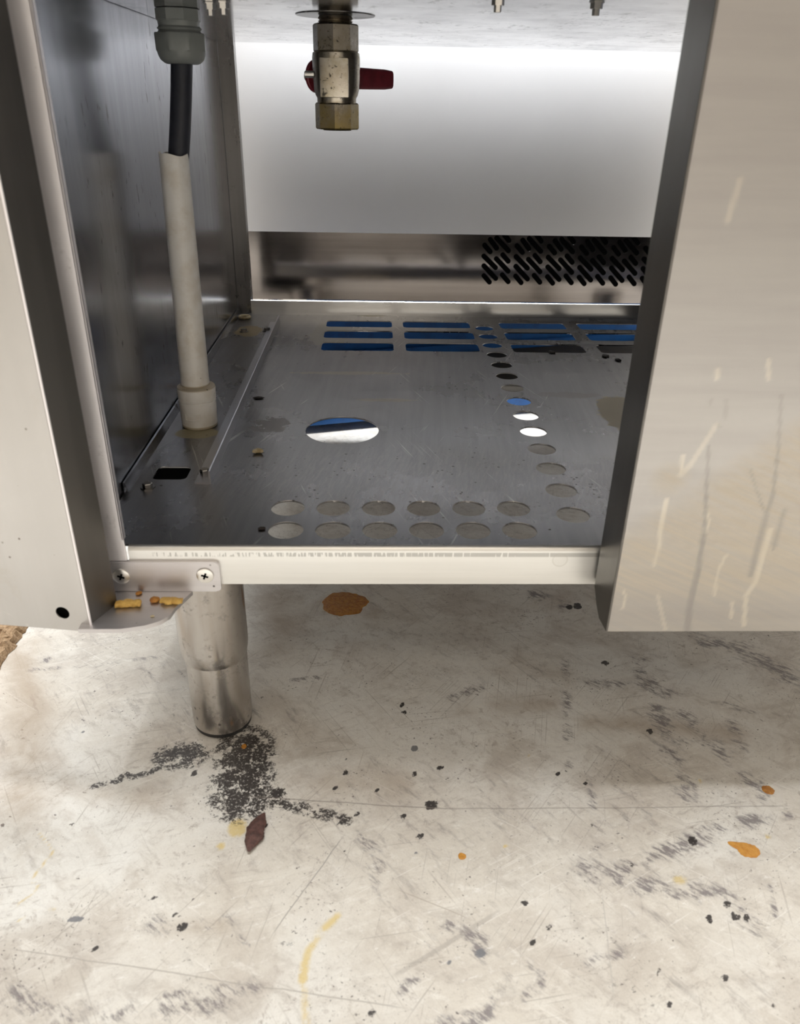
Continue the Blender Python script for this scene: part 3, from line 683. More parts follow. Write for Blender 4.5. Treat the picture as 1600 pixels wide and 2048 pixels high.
# tank: its underside roofs the compartment
prism('tank', [(0.004, 0.558), (0.7000, 0.558), (0.7000, 0.575), (0.615, 0.870), (0.004, 0.870)], 'x', -0.2060, 0.5225, M['tank'], A, 0.0015)
rev('tank_outlet', (-0.0345, 0.293, 0.5574), (0, 0, 1), [(0, 0.0335), (0.0004, 0.0340), (0.0012, 0.0340)], M['post'], A, 48)
box('control_panel', (-0.2085, -0.055, 0.63), (0.525, 0.010, 0.90), M['upright'], A, 0.004)
box('worktop', (-0.2085, -0.065, 0.871), (0.525, 0.62, 0.905), M['rail'], A, 0.003)

# legs
def leg(cx, cy):
    lg = rev('leg', (cx, cy, 0), (0, 0, 1), [(0.0875, 0.0), (0.0877, 0.0282)][0:0] + [(0.0772, 0.0255), (0.0765, 0.0266), (0.0785, 0.0272), (0.083, 0.0281), (0.090, 0.02855), (0.1745, 0.02855)], M['legsteel'], A, 56)
    rev('leg_insert', (cx+.0006, cy, 0), (0, 0, 1), [(0.0052, 0.0245), (0.0054, 0.0256), (0.010, 0.0259), (0.0775, 0.0260)], M['legsteel'], lg, 56)
    rev('rubber_foot', (cx+.0006, cy, 0), (0, 0, 1), [(0.0, 0.0235), (0.0012, 0.0249), (0.0054, 0.0250)], M['black'], lg, 48)
    return lg
lg0 = leg(-0.1356, 0.045)
for d in ((0.587, 0, 0), (0, 0.595, 0), (0.587, 0.595, 0)):
    copy_tree(lg0, Vector(d), A)

box('dark_hole_box', (-0.205, 0.1425, 0.168), (-0.140, 0.660, 0.2035), M['dark'], A)  # near-black box added so the square tray hole reads dark
# hinge bracket under the rail, two countersunk cross-head screws
pl = rounded([(-0.193, 0.1695), (-0.1134, 0.1695), (-0.1134, 0.1952), (-0.193, 0.1952)], [0, .0042, .0042, 0], 5)
bm = bmesh.new(); add_prism(bm, pl, 'y', -0.0030, -0.0001)
bmesh.ops.bevel(bm, geom=[e for e in bm.edges if abs(e.verts[0].co.y+0.003) < 1e-6 and abs(e.verts[1].co.y+0.003) < 1e-6], offset=0.0005, segments=2, affect='EDGES')
hp = [(-0.2035, -0.0025), (-0.1351, -0.0025), (-0.1432, -0.0240), (-0.1446, -0.0330), (-0.1500, -0.0400), (-0.1592, -0.0454), (-0.1752, -0.0492), (-0.2035, -0.0494)]
add_prism(bm, hp, 'z', 0.1662, 0.1695)
bk = link('hinge_bracket', from_bm(bm), M['bracket'], A, 'auto')
def screw(cx, cz):
    s = rev('screw', (cx, -0.0028, cz), (0, -1, 0), [(0, 0.0052), (0.0008, 0.0063), (0.0013, 0.0061), (0.0017, 0.0048)], M['screw'], bk, 36)
    bm = bmesh.new()
    a = 0.35
    for q in (a, a+math.pi/2):
        b2 = bmesh.new(); add_box(b2, (-0.0027, -0.0049, -0.0007), (0.0027, -0.0042, 0.0007), .0002)
        b2.transform(Matrix.Translation((cx, 0, cz)) @ Matrix.Rotation(q, 4, 'Y'))
        me = bpy.data.meshes.new('t'); b2.to_mesh(me); b2.free(); bm.from_mesh(me); bpy.data.meshes.remove(me)
    return s, bm
for cx, cz in ((-0.1852, 0.1832), (-0.1243, 0.1838)):
    s, bm = screw(cx, cz)
    link('cross_recess', from_bm(bm), M['dark'], bk)

# angle rail on the tray beside the conduit
bm = bmesh.new()
add_prism(bm, [(-0.1378, ZT), (-0.1378, ZT+0.0118), (-0.1390, ZT+0.0122), (-0.1394, ZT+0.0118), (-0.1394, ZT+0.0015), (-0.1515, ZT+0.0015), (-0.1515, ZT)], 'y', 0.1045, 0.640)
link('angle_rail', from_bm(bm), M['rail2'], A)
# hex bolts holding it down
def hexbolt(name, p, r, h, mat, down=False, parent=A):
    d = (0, 0, -1) if down else (0, 0, 1)
    return rev(name, p, d, [(0, r*1.45), (0.0011, r*1.45), (0.0012, r), (h, r), (h+0.0006, r*0.86)], mat, parent, 6, 0.3, False)
for u, v in ((296, 976), (410, 948), (534, 662), (488, 664)):
    p = at(u, v, z=ZT); hexbolt('hex_bolt', p, 0.0042, 0.0042, M['post'])
p = at(491, 634, z=ZT)
bm = bmesh.new(); add_tube(bm, [(p.x+0.0075*math.cos(t), p.y-.008+0.0075*math.sin(t), ZT+0.0022) for t in np.linspace(0, 2*math.pi, 29)], 0.0020, 10)
link('washer', from_bm(bm), M['chip'], A, 'auto')
# stud nuts under the tank
for u, v in ((421, 14), (447, 12), (996, 5), (1193, 12)):
    p = at(u, v, z=0.555)
    bm = bmesh.new(); add_rev(bm, (p.x, p.y, 0.5578), (0, 0, -1), [(0, 0.0055), (0.0009, 0.0055), (0.0010, 0.0044), (0.0045, 0.0044), (0.0046, 0.0026), (0.0085, 0.0026)], 6)
    link('stud_nut', from_bm(bm), M['screw'], A)

# right-hand door, closed over the right half
def door_right():
    xa, xb = 0.1652, 0.520; zt = 0.628
    prof = [(-0.0445, 0.1625), (-0.0255, 0.1605), (-0.0150, 0.1660), (-0.0042, 0.1755), (-0.0042, zt), (-0.0445, zt)]
    bm = bmesh.new(); add_prism(bm, prof, 'x', xa, xb)
    bmesh.ops.bevel(bm, geom=list(bm.edges), offset=0.0011, segments=3, affect='EDGES', profile=0.5)
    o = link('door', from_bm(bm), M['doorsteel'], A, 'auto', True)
    tag(o, 'closed steel door with dried grease drips, covering the right half')
    # front skin: a fine sheet that carries drips and wiped grease
    h = 0.0016; ax, bx, az, bz = xa+0.0012, xb-0.001, 0.1634, 0.627
    nx, nz = int((bx-ax)/h), int((bz-az)/h)
    X, Z = np.meshgrid(np.linspace(ax, bx, nx), np.linspace(az, bz, nz))
    V = np.stack([X.ravel(), np.full(X.size, -0.0449), Z.ravel()], 1)
    i = np.arange(nx*nz).reshape(nz, nx)
    Fq = np.stack([i[:-1, :-1], i[:-1, 1:], i[1:, 1:], i[1:, :-1]], -1).reshape(-1, 4)
    me = from_vf(V, Fq.tolist())
    P = V[:, [0, 2]]
    def q(u, v): p = at(u, v, y=-0.0445); return (p.x, p.z)
    px = abs(q(1400, 1100)[0]-q(1401, 1100)[0])
    D = np.zeros(len(P)); Lt = np.zeros(len(P))
    def drip(pts, w0, w1, s, out):
        qq = [q(*p_) for p_ in pts]; n = len(qq)-1
        for k, (a_, b_) in enumerate(zip(qq, qq[1:])):
            w = (w0+(w1-w0)*(k+.5)/n)*px
            np.maximum(out, s*np.clip((w-seg_dist(P, a_, b_))/(w*.5), 0, 1), out=out)
    drip([(1417, 892), (1412, 980), (1409, 1060), (1405, 1080), (1396, 1140), (1386, 1180), (1378, 1220), (1374, 1260)], 4, 10, 1.0, D)
    drip([(1562, 790), (1556, 900), (1545, 990), (1532, 1030)], 4, 5, .8, D); drip([(1532, 1030), (1518, 1080), (1500, 1150)], 7, 7, .8, D)
    drip([(1500, 940), (1520, 1000), (1530, 1028)], 3, 3, .6, D); drip([(1568, 1020), (1548, 1090)], 7, 5, .7, D); drip([(1452, 800), (1450, 835)], 6, 5, .5, D)
    drip([(1550, 1090), (1546, 1100)], 4, 4, .7, D)
    drip([(1333, 1000), (1322, 1050), (1318, 1090), (1308, 1130)], 7, 5, .8, Lt); drip([(1411, 1020), (1416, 1045), (1410, 1065)], 6, 5, .9, Lt)
    drip([(1540, 1060), (1528, 1100), (1510, 1165), (1492, 1190), (1487, 1250)], 8, 6, .8, Lt); drip([(1246, 1180), (1252, 1196), (1243, 1218)], 3, 3, .9, Lt)
    drip([(1452, 1110), (1436, 1140), (1428, 1190)], 4, 4, .7, Lt); drip([(1366, 910), (1361, 945)], 5, 4, .7, Lt); drip([(1464, 1205), (1462, 1235)], 5, 5, .8, Lt)
    drip([(1435, 740), (1433, 755)], 6, 6, .7, Lt); drip([(1536, 720), (1537, 758)], 6, 5, .6, Lt); drip([(1480, 360), (1455, 440)], 6, 8, .5, Lt)
    drip([(1315, 1190), (1330, 1258)], 5, 5, .6, Lt); drip([(1422, 800), (1420, 806)], 5, 5, .6, D); drip([(1436, 850), (1438, 854)], 5, 5, .6, D)
    drip([(1432, 850), (1380, 930), (1360, 950)], 6, 8, .5, Lt)
    a_, b_ = np.array(q(1262, 1040)), np.array(q(1568, 840)); d = b_-a_; nrm = np.array([-d[1], d[0]])/np.hypot(*d)
    sd = (P-a_)@nrm
    film = np.clip((-sd)/0.02, 0, 1)
    film *= np.clip((P[:, 1]-0.175)/0.03, 0.35, 1)
    c_ = np.array(q(1340, 960)); film = np.maximum(film, .9*np.clip(1.3-np.hypot(P[:, 0]-c_[0], P[:, 1]-c_[1])/0.012, 0, 1))
    for k, arr in (('film', film), ('darkdrip', D), ('lightdrip', Lt)):
        t = me.attributes.new(k, 'FLOAT', 'POINT'); t.data.foreach_set('value', arr.astype(np.float32))
    sk = link('door_skin', me, M['door'], o)
    tag(sk, 'beige grease-smeared door front')
door_right()

# left-hand door, folded back beside the opening: a hollow pan with a hole in its lining
def door_left():
    zt = 0.628; zb = 0.1630
    P0 = Vector((-0.1970, -0.0438)); th = math.radians(7.6); u = Vector((-math.cos(th), math.sin(th))); nb = Vector((math.sin(th), math.cos(th)))
    Wd = 0.345
    def mp(a, z, back=0.0): 
        q = P0+u*a+nb*back; return Vector((q.x, q.y, z))
    hp_ = None
    d = ray(125, 1226); c = CAM.copy()            # where the pin hole lies on the lining
    n3 = Vector((-nb.x, -nb.y, 0)); p3 = mp(0, 0.3); t = (p3-c).dot(n3)/d.dot(n3); hit = c+d*t
    ha = (Vector((hit.x, hit.y))-P0).dot(u); hz = hit.z
    me = sheet(rounded([(0.0008, zb), (Wd, zb), (Wd, zt), (0.0008, zt)], 0.002, 3), [circle((ha, hz), 0.0050, 32)], 0.0014, lambda a, z, w: mp(a, z, 0.0007+w))
    o = link('door', me, M['ldoor'], A)
    tag(o, 'open steel door folded back at the left, pale lining with a round hole')
    bk_ = sheet(circle((ha, hz), 0.012, 24), [], 0.001, lambda a, z, w: mp(a, z, 0.0045+w)); link('hole_shade_disc', bk_, M['dark'], o)  # near-black disc standing in for the shade inside the hole
    # rest of the pan
    bm = bmesh.new()
    fa, fb = Vector((-0.1968, -0.0438)), Vector((-0.1856, -0.0190))
    def onfl(s, z): q = fa.lerp(fb, s); return Vector((q.x, q.y, z))
    d = ray(221, 1254.5); fd = (fb-fa); n3 = Vector((fd.y, -fd.x, 0)); t = (onfl(0, 0)-c).dot(n3)/d.dot(n3); hit = c+d*t
    s1 = (Vector((hit.x, hit.y))-fa).dot(fd)/fd.length_squared
    zz = hit.z
    loop = [onfl(0, zb), onfl(min(s1, .9), zz), onfl(1, 0.1630), onfl(1, zt), onfl(0, zt)]
    off = Vector((-fd.y, fd.x, 0)).normalized()*0.0014
    Aa = [bm.verts.new(p) for p in loop]; Bb = [bm.verts.new(p+off) for p in loop]
    bm.faces.new(Aa); bm.faces.new(Bb[::-1])
    for i in range(5): bm.faces.new((Aa[i], Bb[i], Bb[(i+1) % 5], Aa[(i+1) % 5]))
    # bottom, far side and outer skin
    def quad(ps): bm.faces.new([bm.verts.new(p) for p in ps])
    quad([mp(0.002, zb, 0.002), mp(Wd, zb, 0.002), mp(Wd, zb, 0.030), mp(0.002, zb, 0.022)])
    quad([mp(Wd, zb, 0.002), mp(Wd, zt, 0.002), mp(Wd, zt, 0.030), mp(Wd, zb, 0.030)])
    quad([mp(0.0, zb+.004, 0.024), mp(Wd, zb, 0.030), mp(Wd, zt, 0.030), mp(0.0, zt, 0.024)])
    link('door_flange', from_bm(bm), M['doorsteel'], o)
    tube('edge_bead', [(fa.x+.0002, fa.y+.0001, zb+.001), (fa.x+.0002, fa.y+.0001, zt)], 0.0009, M['upright'], o, 10)
door_left()

# ------------------------------------------------------------------ drain valve under the tank
VX, VY = -0.0345, 0.293
V0 = empty('drain_valve', (VX, VY, 0.470), 'tarnished brass ball valve with a red lever hanging under the tank', 'valve')
R8 = 0.0196; r8 = math.radians(-3.5)
def octo(name, z0, z1, R):
    return rev(name, (VX, VY, z0), (0, 0, 1), [(0, R*.95), (0.0012, R), (z1-z0-0.0012, R), (z1-z0, R*.94)], M['brass'], V0, 8, r8, False)
octo('lower_hex', 0.4708, 0.4920, R8*0.99)
octo('upper_hex', 0.5305, 0.5515, R8*1.0)
rev('threaded_neck', (VX, VY, 0.5500), (0, 0, 1), [(0, 0.0135), (0.0012, 0.0150), (0.002, 0.0135), (0.0032, 0.0150), (0.004, 0.0135), (0.0052, 0.0150), (0.0071, 0.0140)], M['brass'], V0, 32)
rev('outlet_bore', (VX, VY, 0.4700), (0, 0, 1), [(0, 0.0125), (0.0004, 0.0125), (0.0009, 0.0125)], M['dark'], V0, 32)
bd = rev('valve_body', (VX, VY, 0.4915), (0, 0, 1), [(0, 0.0172), (0.0040, 0.0172), (0.0062, 0.0186), (0.0105, 0.0198), (0.0195, 0.0205), (0.0260, 0.0205), (0.0262, 0.0207), (0.0350, 0.0208), (0.0385, 0.0203), (0.0392, 0.0192)], M['brass'], V0, 40)
# flat bosses cast on the body
for q, wd in ((math.radians(267), 0.0125),):
    dx, dy = math.cos(q), math.sin(q)
    bm = bmesh.new(); add_box(bm, (-wd, 0, 0), (wd, 0.0024, 0.030), 0.0010)
    bm.transform(Matrix.Translation((VX+dx*0.0186, VY+dy*0.0186, 0.4960)) @ Matrix.Rotation(q-math.pi/2, 4, 'Z'))
    link('body_boss', from_bm(bm), M['brass'], V0, 'auto')
# stem, nut and red lever behind
sd = Vector((-0.75, 0.66, 0)).normalized(); ld = Vector((0.66, 0.75, 0)).normalized(); c0 = Vector((VX, VY, 0.5125))
rev('stem', c0+sd*0.016, sd, [(0, 0.0065), (0.010, 0.0065), (0.0102, 0.0045), (0.020, 0.0045)], M['brass'], V0, 24)
lev = rev('lever', c0+sd*0.0225, sd, [(0, 0.0124), (0.0006, 0.0132), (0.0030, 0.0132), (0.0036, 0.0124)], M['red'], V0, 40)
a0, a1 = c0+sd*0.0235+ld*0.006, c0+sd*0.0235+ld*0.1030
bm = bmesh.new()
sect = []
N = 12
for k in range(N+1):
    t = k/N; p = a0.lerp(a1, t)+sd*(0.004*math.sin(t*math.pi*0.8)); hh = 0.0098-0.0012*t
    if k == N: hh *= 0.92
    th_ = 0.0026+0.002*t
    ring = []
    for j in range(16):
        a = 2*math.pi*j/16; ca, sa = math.cos(a), math.sin(a)
        ring.append(bm.verts.new(p+sd*(th_*math.copysign(abs(ca)**.6, ca))+Vector((0, 0, 1))*(hh*math.copysign(abs(sa)**.5, sa))))
    sect.append(ring)
for r0_, r1_ in zip(sect, sect[1:]):
    for j in range(16): bm.faces.new((r0_[j], r0_[(j+1) % 16], r1_[(j+1) % 16], r1_[j]))
bm.faces.new(sect[0][::-1]); bm.faces.new(sect[-1])
link('lever_arm', from_bm(bm), M['red'], lev, 'auto')
sn = rev('stem_nut', c0+sd*0.0255+Vector((-0.0, 0, 0)), sd, [(0, 0.0062), (0.004, 0.0062), (0.0042, 0.003), (0.007, 0.003)], M['screw'], V0, 6)
rev('gland_screw', c0+Vector((-0.0185, -0.004, 0.001)), Vector((-1, 0.15, 0)), [(0, 0.0028), (0.0085, 0.0028), (0.009, 0.0022)], M['screw'], V0, 20)

# ------------------------------------------------------------------ cable gland and cable
GY = 0.272
g = at(357, 40, y=GY); GX = g.x
G0 = empty('cable_gland', (GX, GY, 0.5145), 'grey plastic cable gland with a thick black cable, fixed under the tank', 'cable gland')
rev('gland_base', (GX, GY, 0.5490), (0, 0, 1), [(0, 0.0178), (0.001, 0.0186), (0.0085, 0.0186), (0.0087, 0.0180)], M['gland'], G0, 8, 0.45, False)
rev('gland_thread', (GX, GY, 0.5395), (0, 0, 1), [(0, 0.0165), (0.0015, 0.0182), (0.003, 0.0168), (0.0045, 0.0182), (0.006, 0.0168), (0.0096, 0.0172)], M['gland'], G0, 40)
zb_ = at(357, 127, y=GY-0.015).z
bm = bmesh.new(); nn = 48
def ribbed(r, k):       # nut: eight flats blending into a domed mouth
    out = []
    for i in range(nn):
        a = 2*math.pi*i/nn+0.25; f = math.cos(((a*8/(2*math.pi)) % 1-.5)*2*math.pi/8)
        rr_ = r/ f if k else r
        out.append(min(rr_, r*1.07) if k else rr_)
    return out
prof = [(zb_, 0.0130, 0), (zb_+0.0008, 0.0150, 0), (zb_+0.003, 0.0178, 0), (zb_+0.006, 0.0192, 0), (zb_+0.0085, 0.0198, 0), (zb_+0.0095, 0.0200, 1), (zb_+0.021, 0.0203, 1), (zb_+0.0222, 0.0196, 1)]
rings = []
for z_, r_, k_ in prof:
    rr_ = ribbed(r_, k_); rings.append([bm.verts.new((GX+rr_[i]*math.cos(2*math.pi*i/nn), GY+rr_[i]*math.sin(2*math.pi*i/nn), z_)) for i in range(nn)])
for r0_, r1_ in zip(rings, rings[1:]):
    for j in range(nn): bm.faces.new((r0_[j], r0_[(j+1) % nn], r1_[(j+1) % nn], r1_[j]))
bm.faces.new(rings[0][::-1]); bm.faces.new(rings[-1])
link('gland_nut', from_bm(bm), M['gland'], G0, 'auto')
PT = at(347, 308, y=0.262); PB = Vector((at(393, 800, y=0.240).x, 0.240, ZT))
pts = []
c1, c2 = Vector((GX, GY-.001, zb_+0.006)), Vector((PT.x+0.0022, PT.y+.001, PT.z-0.012))
for k in range(13):
    t = k/12; p = c1.lerp(c2, t); p.x += 0.0008*math.sin(t*math.pi); pts.append(p)
tube('cable', pts, 0.0090, M['cable'], G0, 28)

# ------------------------------------------------------------------ white conduit standing on the tray
K0 = empty('conduit_pipe', (PB.x, PB.y, ZT), 'aged white plastic conduit pipe standing in a collar on the tray', 'pipe')
bm = bmesh.new(); n = 40
axis = [PB.lerp(PT, t) for t in np.linspace(0.12, 1, 12)]
outer = [0.0137-0.0011*(k/11.0) for k in range(12)]
def ringat(p, r, notch=False):
    v = []
    for i in range(n):
        a = 2*math.pi*i/n; dz = 0
        if notch:
            dz = 0.0012*math.sin(3*a+1)+(-0.0035 if 2.6 < a < 3.3 else 0)+(0.003 if 3.3 <= a < 3.7 else 0)
        v.append(bm.verts.new((p.x+r*math.cos(a), p.y+r*math.sin(a), p.z+dz)))
    return v
rg = [ringat(p, r, i == 11) for i, (p, r) in enumerate(zip(axis, outer))]
rg += [ringat(p, r-0.0016, i == 0) for i, (p, r) in enumerate(zip(axis[::-1], outer[::-1]))]
for r0_, r1_ in zip(rg, rg[1:]+rg[:1]):
    for j in range(n): bm.faces.new((r0_[j], r0_[(j+1) % n], r1_[(j+1) % n], r1_[j]))
link('pipe', from_bm(bm), M['pvc'], K0, 'auto')
col = rev('collar', (PB.x+.001, PB.y, ZT), (0, 0, 1), [(0.0002, 0.0166), (0.0010, 0.0172), (0.0255, 0.0178), (0.0268, 0.0178), (0.0271, 0.0173), (0.0276, 0.0173), (0.0279, 0.0180), (0.0385, 0.0184), (0.0405, 0.0178), (0.0408, 0.0140)], M['pvc'], K0, 48)
# moulded label frame on the collar
bm = bmesh.new()
def oncol(a, z, r=0.0178): return Vector((PB.x+.001+r*math.cos(a), PB.y+r*math.sin(a), ZT+z))
am = math.radians(262)
fr = [oncol(am+da, z) for da, z in [(-.42, .0105), (-.2, .0105), (0, .0105), (.2, .0105), (.42, .0105), (.42, .0165), (.2, .0165), (0, .0165), (-.2, .0165), (-.42, .0165), (-.42, .0105)]]
add_tube(bm, fr, 0.00035, 6); link('moulded_frame', from_bm(bm), M['pvc'], col)

# ------------------------------------------------------------------ appliance behind, seen through the open back
B0 = empty('rear_appliance', (0.20, 1.10, 0), 'brushed steel appliance standing back to back behind, with diagonal vent slots', 'appliance')
YV = 0.835
def cp(cx, cy): p = at(880+cx*0.3, 440+cy*0.3, y=YV); return Vector((p.x, p.z))
slots = [(297, 168, 335, 212), (292, 240, 370, 318), (292, 305, 372, 390), (292, 370, 330, 415), (335, 130, 378, 188), (375, 258, 455, 342), (415, 365, 455, 412), (418, 232, 455, 275), (378, 120, 457, 205), (430, 100, 460, 138)]
vh = []
p00 = cp(297, 168); per = cp(297+216, 168+4)-p00
for k in range(7):
    for s_ in slots:
        a_, b_ = cp(s_[0], s_[1])+per*k, cp(s_[2], s_[3])+per*k
        a_ = Vector((a_.x, a_.y)); d = (b_-a_); d.normalize(); nn_ = Vector((-d.y, d.x)); r_ = 0.0041
        lp = []
        for t in range(9): 
            an = math.pi*t/8; lp.append(tuple(b_+d*(r_*math.sin(an))*1.0+nn_*(r_*math.cos(an))))
        for t in range(9):
            an = math.pi*t/8; lp.append(tuple(a_-d*(r_*math.sin(an))-nn_*(r_*math.cos(an))))
        vh.append(lp)
zlow = at(700, 600, y=YV).z
me = sheet([(-0.32, zlow), (0.60, zlow), (0.60, 0.85), (-0.32, 0.85)], vh, 0.0012, lambda u, v, w: Vector((u, YV+0.0006+w, v)))
link('vent_panel', me, M['vent'], B0)
zw = at(800, 467, y=0.80).z
bm = bmesh.new(); add_box(bm, (-0.32, 0.80, zw), (0.60, 0.802, 0.87), .0008); add_box(bm, (-0.32, 0.802, zw), (0.60, 0.834, zw+0.0015))
tag(link('white_panel', from_bm(bm), M['rear'], B0, 'auto'), 'smooth white upper panel')
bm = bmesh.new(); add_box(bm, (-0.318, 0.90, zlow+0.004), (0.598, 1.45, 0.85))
link('housing', from_bm(bm), M['dark'], B0)  # body kept near-black so the vent slots look unlit
box('housing_side', (-0.3215, YV+.002, zlow), (-0.3202, 1.45, 0.85), M['post'], B0)
box('housing_side', (0.5982, YV+.002, zlow), (0.5995, 1.45, 0.85), M['post'], B0)
for lx, ly in ((-0.25, 1.42), (0.54, 1.42), (-0.285, 0.87)):
    rev('leg', (lx, ly, 0), (0, 0, 1), [(0, 0.022), (0.06, 0.025), (0.061, 0.0285), (zlow+0.005, 0.0285)], M['legsteel'], B0, 32)

N0 = empty('added_left_unit', (-0.81, 0.30, 0), 'unseen steel appliance on legs, added further left to shade the floor', 'appliance')  # unseen unit added to cast shade on the floor at far left
bm = bmesh.new(); add_box(bm, (-1.07, -0.02, 0.16), (-0.555, 0.66, 0.90), .004); link('housing', from_bm(bm), M['doorsteel'], N0, 'auto', True)
for lx in (-1.01, -0.62):
    for ly in (0.06, 0.58): rev('leg', (lx, ly, 0), (0, 0, 1), [(0, 0.022), (0.06, 0.025), (0.061, 0.0285), (0.162, 0.0285)], M['legsteel'], N0, 24)
# ------------------------------------------------------------------ blue tray and crate on the floor behind
def pan(name, P, ang, L, Wd, H, t, mat, label, cat, lip=0.0, feet=0.0):
    bm = bmesh.new()
    add_box(bm, (0, 0, 0), (L, Wd, t)); add_box(bm, (0, 0, t*.98), (L, t, H)); add_box(bm, (0, Wd-t, t*.98), (L, Wd, H)); add_box(bm, (0, t*.98, t*.98), (t, Wd-t*.98, H)); add_box(bm, (L-t, t*.98, t*.98), (L, Wd-t*.98, H))
    if lip:
        add_box(bm, (-lip, -lip, H-.006), (L+lip, t*.9, H+.001)); add_box(bm, (-lip, Wd-t*.9, H-.006), (L+lip, Wd+lip, H+.001))
    if feet:
        bm.transform(Matrix.Translation((0, 0, feet)))
        for fx in (0.02, L/2, L-.05):
            for fy in (0.02, Wd-.05): add_box(bm, (fx, fy, 0), (fx+.03, fy+.03, feet+.0005))
    bm.transform(Matrix.Translation(P) @ Matrix.Rotation(ang, 4, 'Z'))
    return tag(link(name, from_bm(bm), mat), label, cat)
ang = math.radians(14.7)
tr = pan('blue_tray', Vector((-0.20, 0.700, 0.0)), ang, 0.95, 0.33, 0.022, 0.003, M['blue'], 'shallow blue plastic tray lying on the floor behind, under the rear appliance', 'tray', .004, .013)
bm = bmesh.new(); add_box(bm, (0.18, 0.030, 0.0175), (0.93, 0.318, 0.023), .001)
bm.transform(Matrix.Translation((-0.20, 0.700, 0.0)) @ Matrix.Rotation(ang, 4, 'Z'))
tag(link('brown_board', from_bm(bm), M['board']), 'flat grey-brown board lying inside the shallow blue tray', 'board')
cr = pan('blue_crate', Vector((-0.12, 1.085, 0.0)), ang, 0.98, 0.10, 0.15, 0.006, M['blue'], 'taller blue plastic crate on the floor behind the shallow blue tray', 'crate', .006)

# coir mat at the left
fp = [fl(58, 1257), fl(31, 1292)]
bm = bmesh.new()
X0 = fp[0][0]-0.002
gx = np.linspace(X0-0.20, X0, 61); gy = np.linspace(0.02, 0.42, 81)
vv = [[bm.verts.new((x+random.uniform(-.002, .002), y+random.uniform(-.002, .002), 0.0095+random.uniform(-.0025, .003) if 0 < i < 80 and 0 < j < 60 else 0.0005)) for j, x in enumerate(gx)] for i, y in enumerate(gy)]
for i in range(80):
    for j in range(60): bm.faces.new((vv[i][j], vv[i][j+1], vv[i+1][j+1], vv[i+1][j]))
tag(link('fibre_mat', from_bm(bm), M['coir']), 'rough brown fibre mat on the floor under the folded-back left door', 'mat')

# ------------------------------------------------------------------ scraps and spills
def lump(name, c, L, Wd, H, ang, mat, label, cat, group=None, seed=0, curl=0.0, rough=0.25, parent=None, z0=0.0, sharp=0.0):
    """an irregular flat scrap lying on the surface at height z0"""
    rnd = random.Random(seed); nu, nv = 26, 12
    V = []; Fc = []
    for i in range(nu+1):
        s = i/nu; w = (math.sin(math.pi*min(max(s, .02), .98)))**(0.35+sharp)
        for j in range(nv):
            a = 2*math.pi*j/nv
            off = mnoise.noise(Vector((s*5+seed*3.1, math.cos(a)*1.5, math.sin(a)*1.5)))*rough
            off2 = mnoise.noise(Vector((s*16+seed, math.cos(a)*5, math.sin(a)*5)))*rough*.45
            rr_ = w*(1+off+off2)
            V.append(Vector(((s-.5)*L, math.cos(a)*Wd/2*rr_+curl*Wd*math.sin(s*math.pi), max(0.0001, H/2+math.sin(a)*H/2*rr_)+abs(curl)*H*(s-.5)**2*2)))
    for i in range(nu):
        for j in range(nv): Fc.append([i*nv+j, i*nv+(j+1) % nv, (i+1)*nv+(j+1) % nv, (i+1)*nv+j])
    Fc.append(list(range(nv))[::-1]); Fc.append([nu*nv+j for j in range(nv)])
    R = Matrix.Rotation(ang, 4, 'Z')
    V = [R @ v+Vector((c[0], c[1], z0)) for v in V]
    o = link(name, from_vf(V, Fc), mat, parent, True)
    if label: tag(o, label, cat, group)
    return o
def spill(name, u, v, ru, rv, mat, label, seed, h=0.0006, tail=None):
    c = fl(u, v); rx = abs(fl(u+ru, v)[0]-c[0]); ry = abs(fl(u, v-rv)[1]-c[1])
    n = 72; V = [(c[0], c[1], h)]; rings = (0.35, 0.7, 0.92, 1.0); hs = (1.0, .95, .6, .05)
    for q, hh in zip(rings, hs):
        for i in range(n):
            a = 2*math.pi*i/n
            e = 1+.16*mnoise.noise(Vector((math.cos(a)*1.3+seed*7, math.sin(a)*1.3, seed)))+.09*mnoise.noise(Vector((math.cos(a)*4+seed, math.sin(a)*4, 0)))
            if tail:
                da = (a-tail[0]+math.pi) % (2*math.pi)-math.pi; e += tail[1]*math.exp(-(da/tail[2])**2)
            V.append((c[0]+rx*q*e*math.cos(a), c[1]+ry*q*e*math.sin(a), 0.0001+h*hh))
    Fc = [[0, 1+i, 1+(i+1) % n] for i in range(n)]
    for r_ in range(3):
        for i in range(n): Fc.append([1+r_*n+i, 1+(r_+1)*n+i, 1+(r_+1)*n+(i+1) % n, 1+r_*n+(i+1) % n])
    o = link(name, from_vf(V, Fc), mat, None, True)
    return tag(o, label, 'grease spot')
spill('grease_spill', 690, 1207, 46, 23, M['grease'], 'large orange-brown grease spill on the floor under the front rail', 3)
spill('grease_spot', 1536, 1580, 12, 9, M['grease'], 'small oval orange grease spot, the highest one below the closed door', 5)
spill('grease_spot', 1497, 1701, 22, 15, M['grease2'], 'amber grease smear with a tail among grey scuffs at the right', 8, .0006, (2.5, .9, .35))
spill('grease_spot', 924, 1713, 8, 7, M['grease2'], 'tiny round amber grease drop on the bare floor in the middle', 11)
spill('grease_spot', 488, 1493, 5, 5, M['grease'], 'tiny orange grease drop in the soot below the leg', 12)

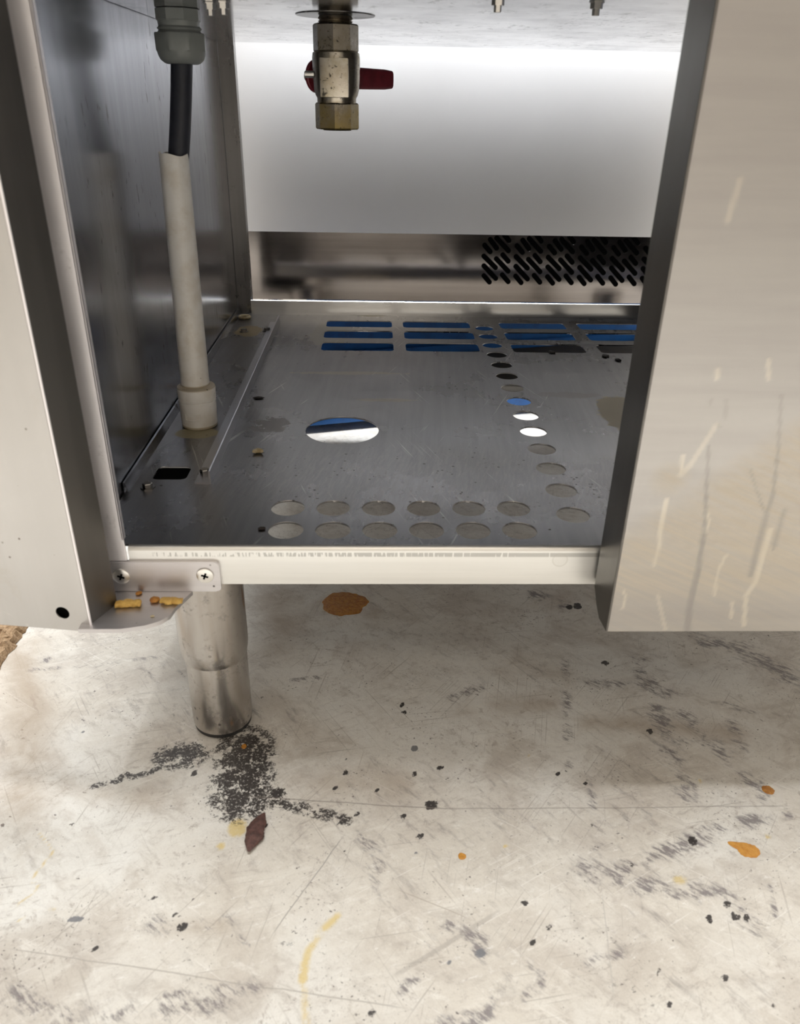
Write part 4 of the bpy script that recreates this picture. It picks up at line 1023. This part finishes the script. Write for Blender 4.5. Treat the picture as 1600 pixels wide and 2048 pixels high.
def span(u0, v0, u1, v1, z):
    a, b = at(u0, v0, z=z), at(u1, v1, z=z); m = (a+b)/2
    return (m.x, m.y), (b-a).length, math.atan2(b.y-a.y, b.x-a.x)
ZB = 0.1696
c, L, a = span(232, 1214, 283, 1211, ZB); lump('potato_scrap', c, L, 0.0085, 0.004, a, M['fry'], 'yellow potato scrap on the bracket plate, half behind the folded door', 'food scrap', seed=2, curl=.15, z0=ZB, rough=.5, sharp=-.25)
c, L, a = span(321, 1206, 365, 1207, ZB); lump('potato_scrap', c, L, 0.0075, 0.0035, a, M['fry'], 'yellow potato scrap at the sloping corner of the bracket plate', 'food scrap', seed=5, curl=.1, z0=ZB, rough=.5, sharp=-.25)
c, L, a = span(300, 1204, 320, 1201, ZB); lump('food_crumb', c, L, 0.0075, 0.003, a, M['crumb'], 'orange crumb between the two yellow potato scraps', 'food scrap', seed=7, z0=ZB)
c, L, a = span(272, 1191, 284, 1186, ZB); lump('food_crumb', c, L, 0.004, 0.002, a, M['crumb'], 'small tan crumb right under the bracket screws', 'food scrap', seed=9, z0=ZB)
c, L, a = span(301, 1234, 309, 1233, ZB); lump('food_crumb', c, L, 0.0022, 0.0012, a, M['chip'], 'tiny pale crumb near the front edge of the bracket plate', 'food scrap', seed=10, z0=ZB)
c, L, a = span(498, 1709, 529, 1632, 0); lump('dark_scrap', c, L, 0.0135, 0.006, a, M['bark'], 'dark brown pointed food scrap lying on the floor below the leg', 'food scrap', seed=21, rough=.42, sharp=.35, curl=.12)
c, L, a = span(505, 909, 527, 908, ZT); lump('pale_flake', c, L, 0.008, 0.004, a, M['chip'], 'curled pale flake on the tray right of the angle rail', 'food scrap', seed=31, curl=.5, z0=ZT)
c, L, a = span(505, 797, 530, 797, ZT); lump('charred_bit', c, L, 0.006, 0.002, a, M['char'], 'flat charred bit on the tray behind the pale flake', 'food scrap', seed=33, z0=ZT, sharp=.5)
c, L, a = span(417, 775, 428, 774, ZT); lump('food_crumb', c, L, 0.006, 0.002, a, M['crumb'], 'brown crumb on the tray close behind the conduit collar', 'food scrap', seed=35, z0=ZT)
c, L, a = span(516, 1059, 531, 1058, ZT); lump('charred_bit', c, L, 0.004, 0.0018, a, M['char'], 'charred bit left of the front row of holes', 'food scrap', seed=37, z0=ZT)
for i, (u, v, w_) in enumerate(((1104, 706, 10), (1211, 714, 12), (1236, 722, 8))):
    c, L, a = span(u-w_/2, v, u+w_/2, v-1, ZT)
    lump('charred_bit', c, L, 0.010, 0.0025, a, M['char'], ['black charred bit just in front of the third slot', 'black charred bit just in front of the fourth slot', 'small black charred bit beside the closed door edge'][i], 'food scrap', seed=40+i, z0=ZT, rough=.5)
